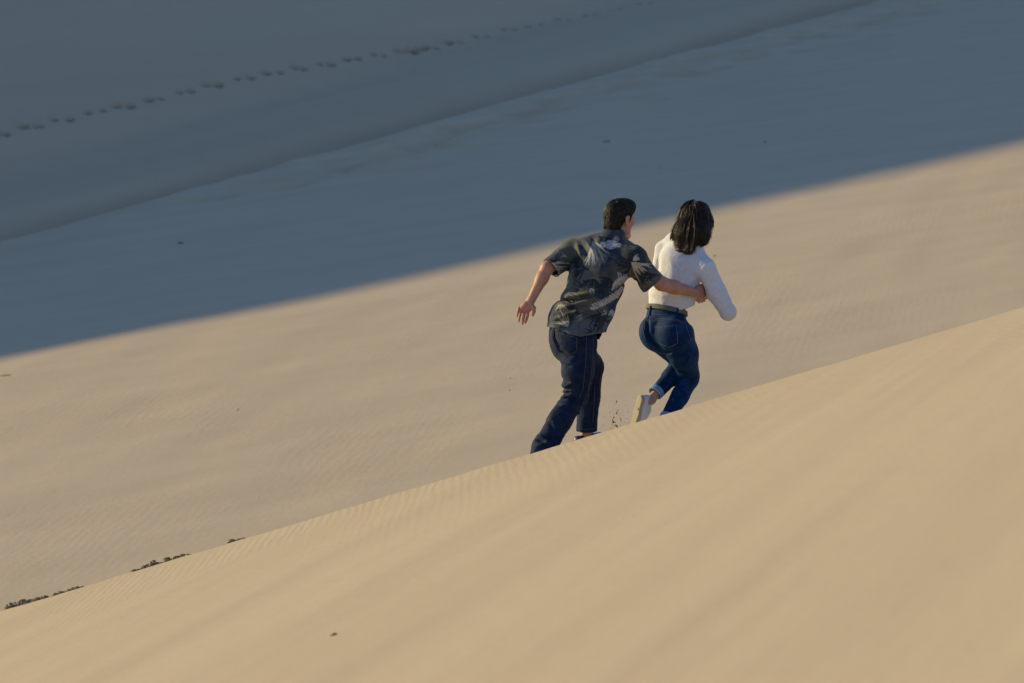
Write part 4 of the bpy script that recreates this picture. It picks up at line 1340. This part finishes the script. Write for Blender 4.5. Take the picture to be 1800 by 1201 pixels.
    make_shoe(footR[0], footR[1], np.array([0., .0, 1]), False)
    # --- eyes
    eye_m = plain_mat('eye white', (.75, .72, .70), .25)
    for sg in (-1, 1):
        c = at(.078, sg * .032, .012)
        child(root, base, 'eye', sdf_mesh(lambda P: np.linalg.norm(P - c, axis=1) - .0118, c - .02, c + .02, .003), eye_m)

build_man()
build_woman()

# ------------------------------------------------------------------ small things on the sand
clod_m = plain_mat('moist sand clod', (.30, .225, .14), .95, 120, .5, spec=.05)
dark_m = plain_mat('dark stone', (.10, .085, .07), .8, 60, .6)
pale_m = plain_mat('pale shell', (.55, .52, .47), .7, 60, .8)

def rock(c, r, seed, squash=(1, 1, .7)):
    rs = np.random.default_rng(seed)
    n, m = 5, 8
    V = [c + np.array([0, 0, r * squash[2]])]
    for i in range(1, n):
        for j in range(m):
            a = math.pi * i / n; b = 2 * math.pi * (j + .3 * i) / m
            k = r * rs.uniform(.65, 1.25)
            V.append(c + k * np.array([math.sin(a) * math.cos(b) * squash[0], math.sin(a) * math.sin(b) * squash[1], math.cos(a) * squash[2]]))
    V.append(c - np.array([0, 0, r * squash[2]]))
    Fq = []
    for j in range(m):
        j2 = (j + 1) % m
        Fq.append((0, 1 + j, 1 + j2, 1 + j2))
        for i in range(n - 2): Fq.append((1 + i * m + j, 1 + (i + 1) * m + j, 1 + (i + 1) * m + j2, 1 + i * m + j2))
        Fq.append((1 + (n - 2) * m + j, len(V) - 1, len(V) - 1, 1 + (n - 2) * m + j2))
    return V, Fq

def rocks_obj(name, items, mat, smooth=False):
    Vs, Fs, o = [], [], 0
    for k, (c, r, sq) in enumerate(items):
        V, Fq = rock(c, r, int(abs(c[0] * 1e4)) + k, sq)
        Vs += V; Fs += [tuple(dict.fromkeys(i + o for i in q)) for q in Fq]; o += len(V)
    b = np.mean([i[0] for i in items], 0)
    ob = mesh_obj(name, np.array(Vs) - b, Fs, mat, smooth=smooth)
    ob.location = b
    return ob

def behind_crest(x, q): return np.array([x, float(crest_y(x)) + q, float(near_dune_z(np.array([[x]]), np.array([[q]]))[0, 0])])

# sand broken up by feet just behind the dune's edge; height is what stands above the edge in the picture
clumps = [(0, 74, 15, 'largest broken heap of dark sand clods, in the lower left corner behind the dune edge'),
          (86, 146, 9, 'low heap of dark sand clods between the corner heap and the long pale-tipped row'),
          (230, 342, 10, 'long uneven row of sand clods behind the dune edge, with pale sunlit tips'),
          (394, 438, 7, 'short row of small sand clods behind the dune edge'),
          (532, 564, 4, 'tiny scatter of sand crumbs behind the dune edge, nearest to the man')]
for (u0, u1, hgt, lab) in clumps:
    items = []
    n = int((u1 - u0) * 1.6) + 6
    for k in range(n):
        t = rng.uniform(0, 1); uu = u0 + (u1 - u0) * t
        x = (uu - 900) / FPX * 25.35
        q = rng.uniform(.25, .6)
        env = (math.sin(math.pi * min(1, t * .92 + .05)) ** .6) * (.55 + .55 * noise(np.array([[uu * .07, 1.3, .2]]), 1.0, 91)[0] + .2)
        env = max(.06, min(1, env * rng.uniform(.5, 1.15)))
        g = behind_crest(x, q)
        hid = q * (BACK - math.tan(math.radians(11.5))) + .004          # hidden by the edge
        top = hid + env * hgt * 1.35 / 268.0
        r = rng.uniform(.0035, .0095) * (1 if hgt > 6 else .6)
        z = rng.uniform(0, 1) ** .7 * max(top - r, .0)
        items.append((g + np.array([0, 0, z]), r * rng.uniform(.8, 1.5), (rng.uniform(.8, 2.4), 1.2, rng.uniform(.5, 1.3))))
        # footing, so that the heap stands on the sand
        items.append((g + np.array([0, 0, z * .4]), max(.008, z * .40), (rng.uniform(.5, 1.1), 1.3, 1.2)))
    tag(rocks_obj('sand_clods', items, clod_m), lab, 'sand clods', 'sand clods along the dune edge', kind='stuff')

# sand flung up between the two runners
items = []
for (uu, vv, r) in ((1084, 706, 2.2), (1083, 710, 1.8), (1086, 722, 1.5), (1084, 726, 2.0), (1095, 712, 1), (1099, 713, 1), (1079, 734, 1.5), (1078, 742, 2.6), (1076, 746, 1.8),
                    (1080, 748, 1.5), (1083, 748, 2.2), (1085, 750, 2.4), (1091, 736, 1.5), (1092, 739, 1.3), (1091, 748, 1.2), (1074, 753, 1), (1105, 724, 1), (1063, 734, .8), (1059, 748, .8), (1098, 742, .8),
                    (1087, 728, .9), (1104, 742, .7), (897, 665, 1.5), (896, 686, 1.7), (906, 676, .8), (940, 693, .9), (1077, 738, 1.2), (1081, 743, 1.2)):
    items.append((J(uu, vv, .45 + rng.uniform(-.1, .1)), r / 268.0 * .68, (rng.uniform(.6, 1), 1, rng.uniform(.7, 2.0))))
for k in range(60):
    uu = rng.normal(1084, 12); vv = rng.uniform(715, 752)
    items.append((J(uu, vv, .45 + rng.uniform(-.15, .15)), rng.uniform(.25, .6) / 268.0, (1, 1, 1)))
tag(rocks_obj('flying_sand', items, plain_mat('flung wet sand', (.17, .11, .065), .9, 80, .6)), 'spray of dark sand grains in the air between the runners', 'sand', kind='stuff')

def on_near(u, v):
    r = ray(u, v); t = 8.0
    for _ in range(200):
        P = r * t
        q = P[1] - float(crest_y(P[0]))
        g = P[2] - float(near_dune_z(np.array([[P[0]]]), np.array([[q]]))[0, 0])
        t += g * 2.0
    return P
pebs = [('pebble', on_near(587, 1117), .015, clod_m, (1.3, 1, .7), 'dark pebble lying alone on the foreground sand slope', 'pebble'),
        ('pebble', hit_floor(10, 663) + np.array([0, 0, .01]), .04, clod_m, (2.2, 1, .5), 'grey pebble on the sunlit sand at the left edge, below the shadow line', 'pebble'),
        ('shell', hit_floor(416, 722) + np.array([0, 0, .01]), .016, pale_m, (1.2, 1, .6), 'tiny white shell on the sunlit sand left of the couple', 'shell'),
        ('sand_lump', hit_floor(1068, 251) + np.array([0, 0, .01]), .06, clod_m, (1.9, 1.4, .5), 'flat sand lump in the shade above the couple', 'sand lump'),
        ('pebble', hit_floor(1345, 251) + np.array([0, 0, .01]), .022, clod_m, (1.1, 1, .8), 'dark pebble in the shade, up and right of the woman', 'pebble'),
        ('pebble', hit_floor(317, 428) + np.array([0, 0, .01]), .025, clod_m, (1.8, 1, .6), 'dark pebble in the shade on the left below the toe of the dune', 'pebble'),
        ('shell', hit_floor(1353, 322) + np.array([0, 0, .01]), .014, pale_m, (1.4, 1, .6), 'tiny white shell in the shade above the shadow line, right of the woman', 'shell'),
        ('pebble', hit_floor(1162, 297) + np.array([0, 0, .01]), .016, clod_m, (2, 1, .6), 'dark pebble in the shade straight above the heads of the couple', 'pebble'),
        ('pebble', hit_floor(1256, 451) + np.array([0, 0, .01]), .016, clod_m, (1.6, 1, .6), 'small dark pebble on the sunlit sand beside the woman\'s shoulder', 'pebble')]
for nm, c, r, m, sq, lab, cat in pebs:
    tag(rocks_obj(nm, [(c, r, sq)], m, True), lab, cat)
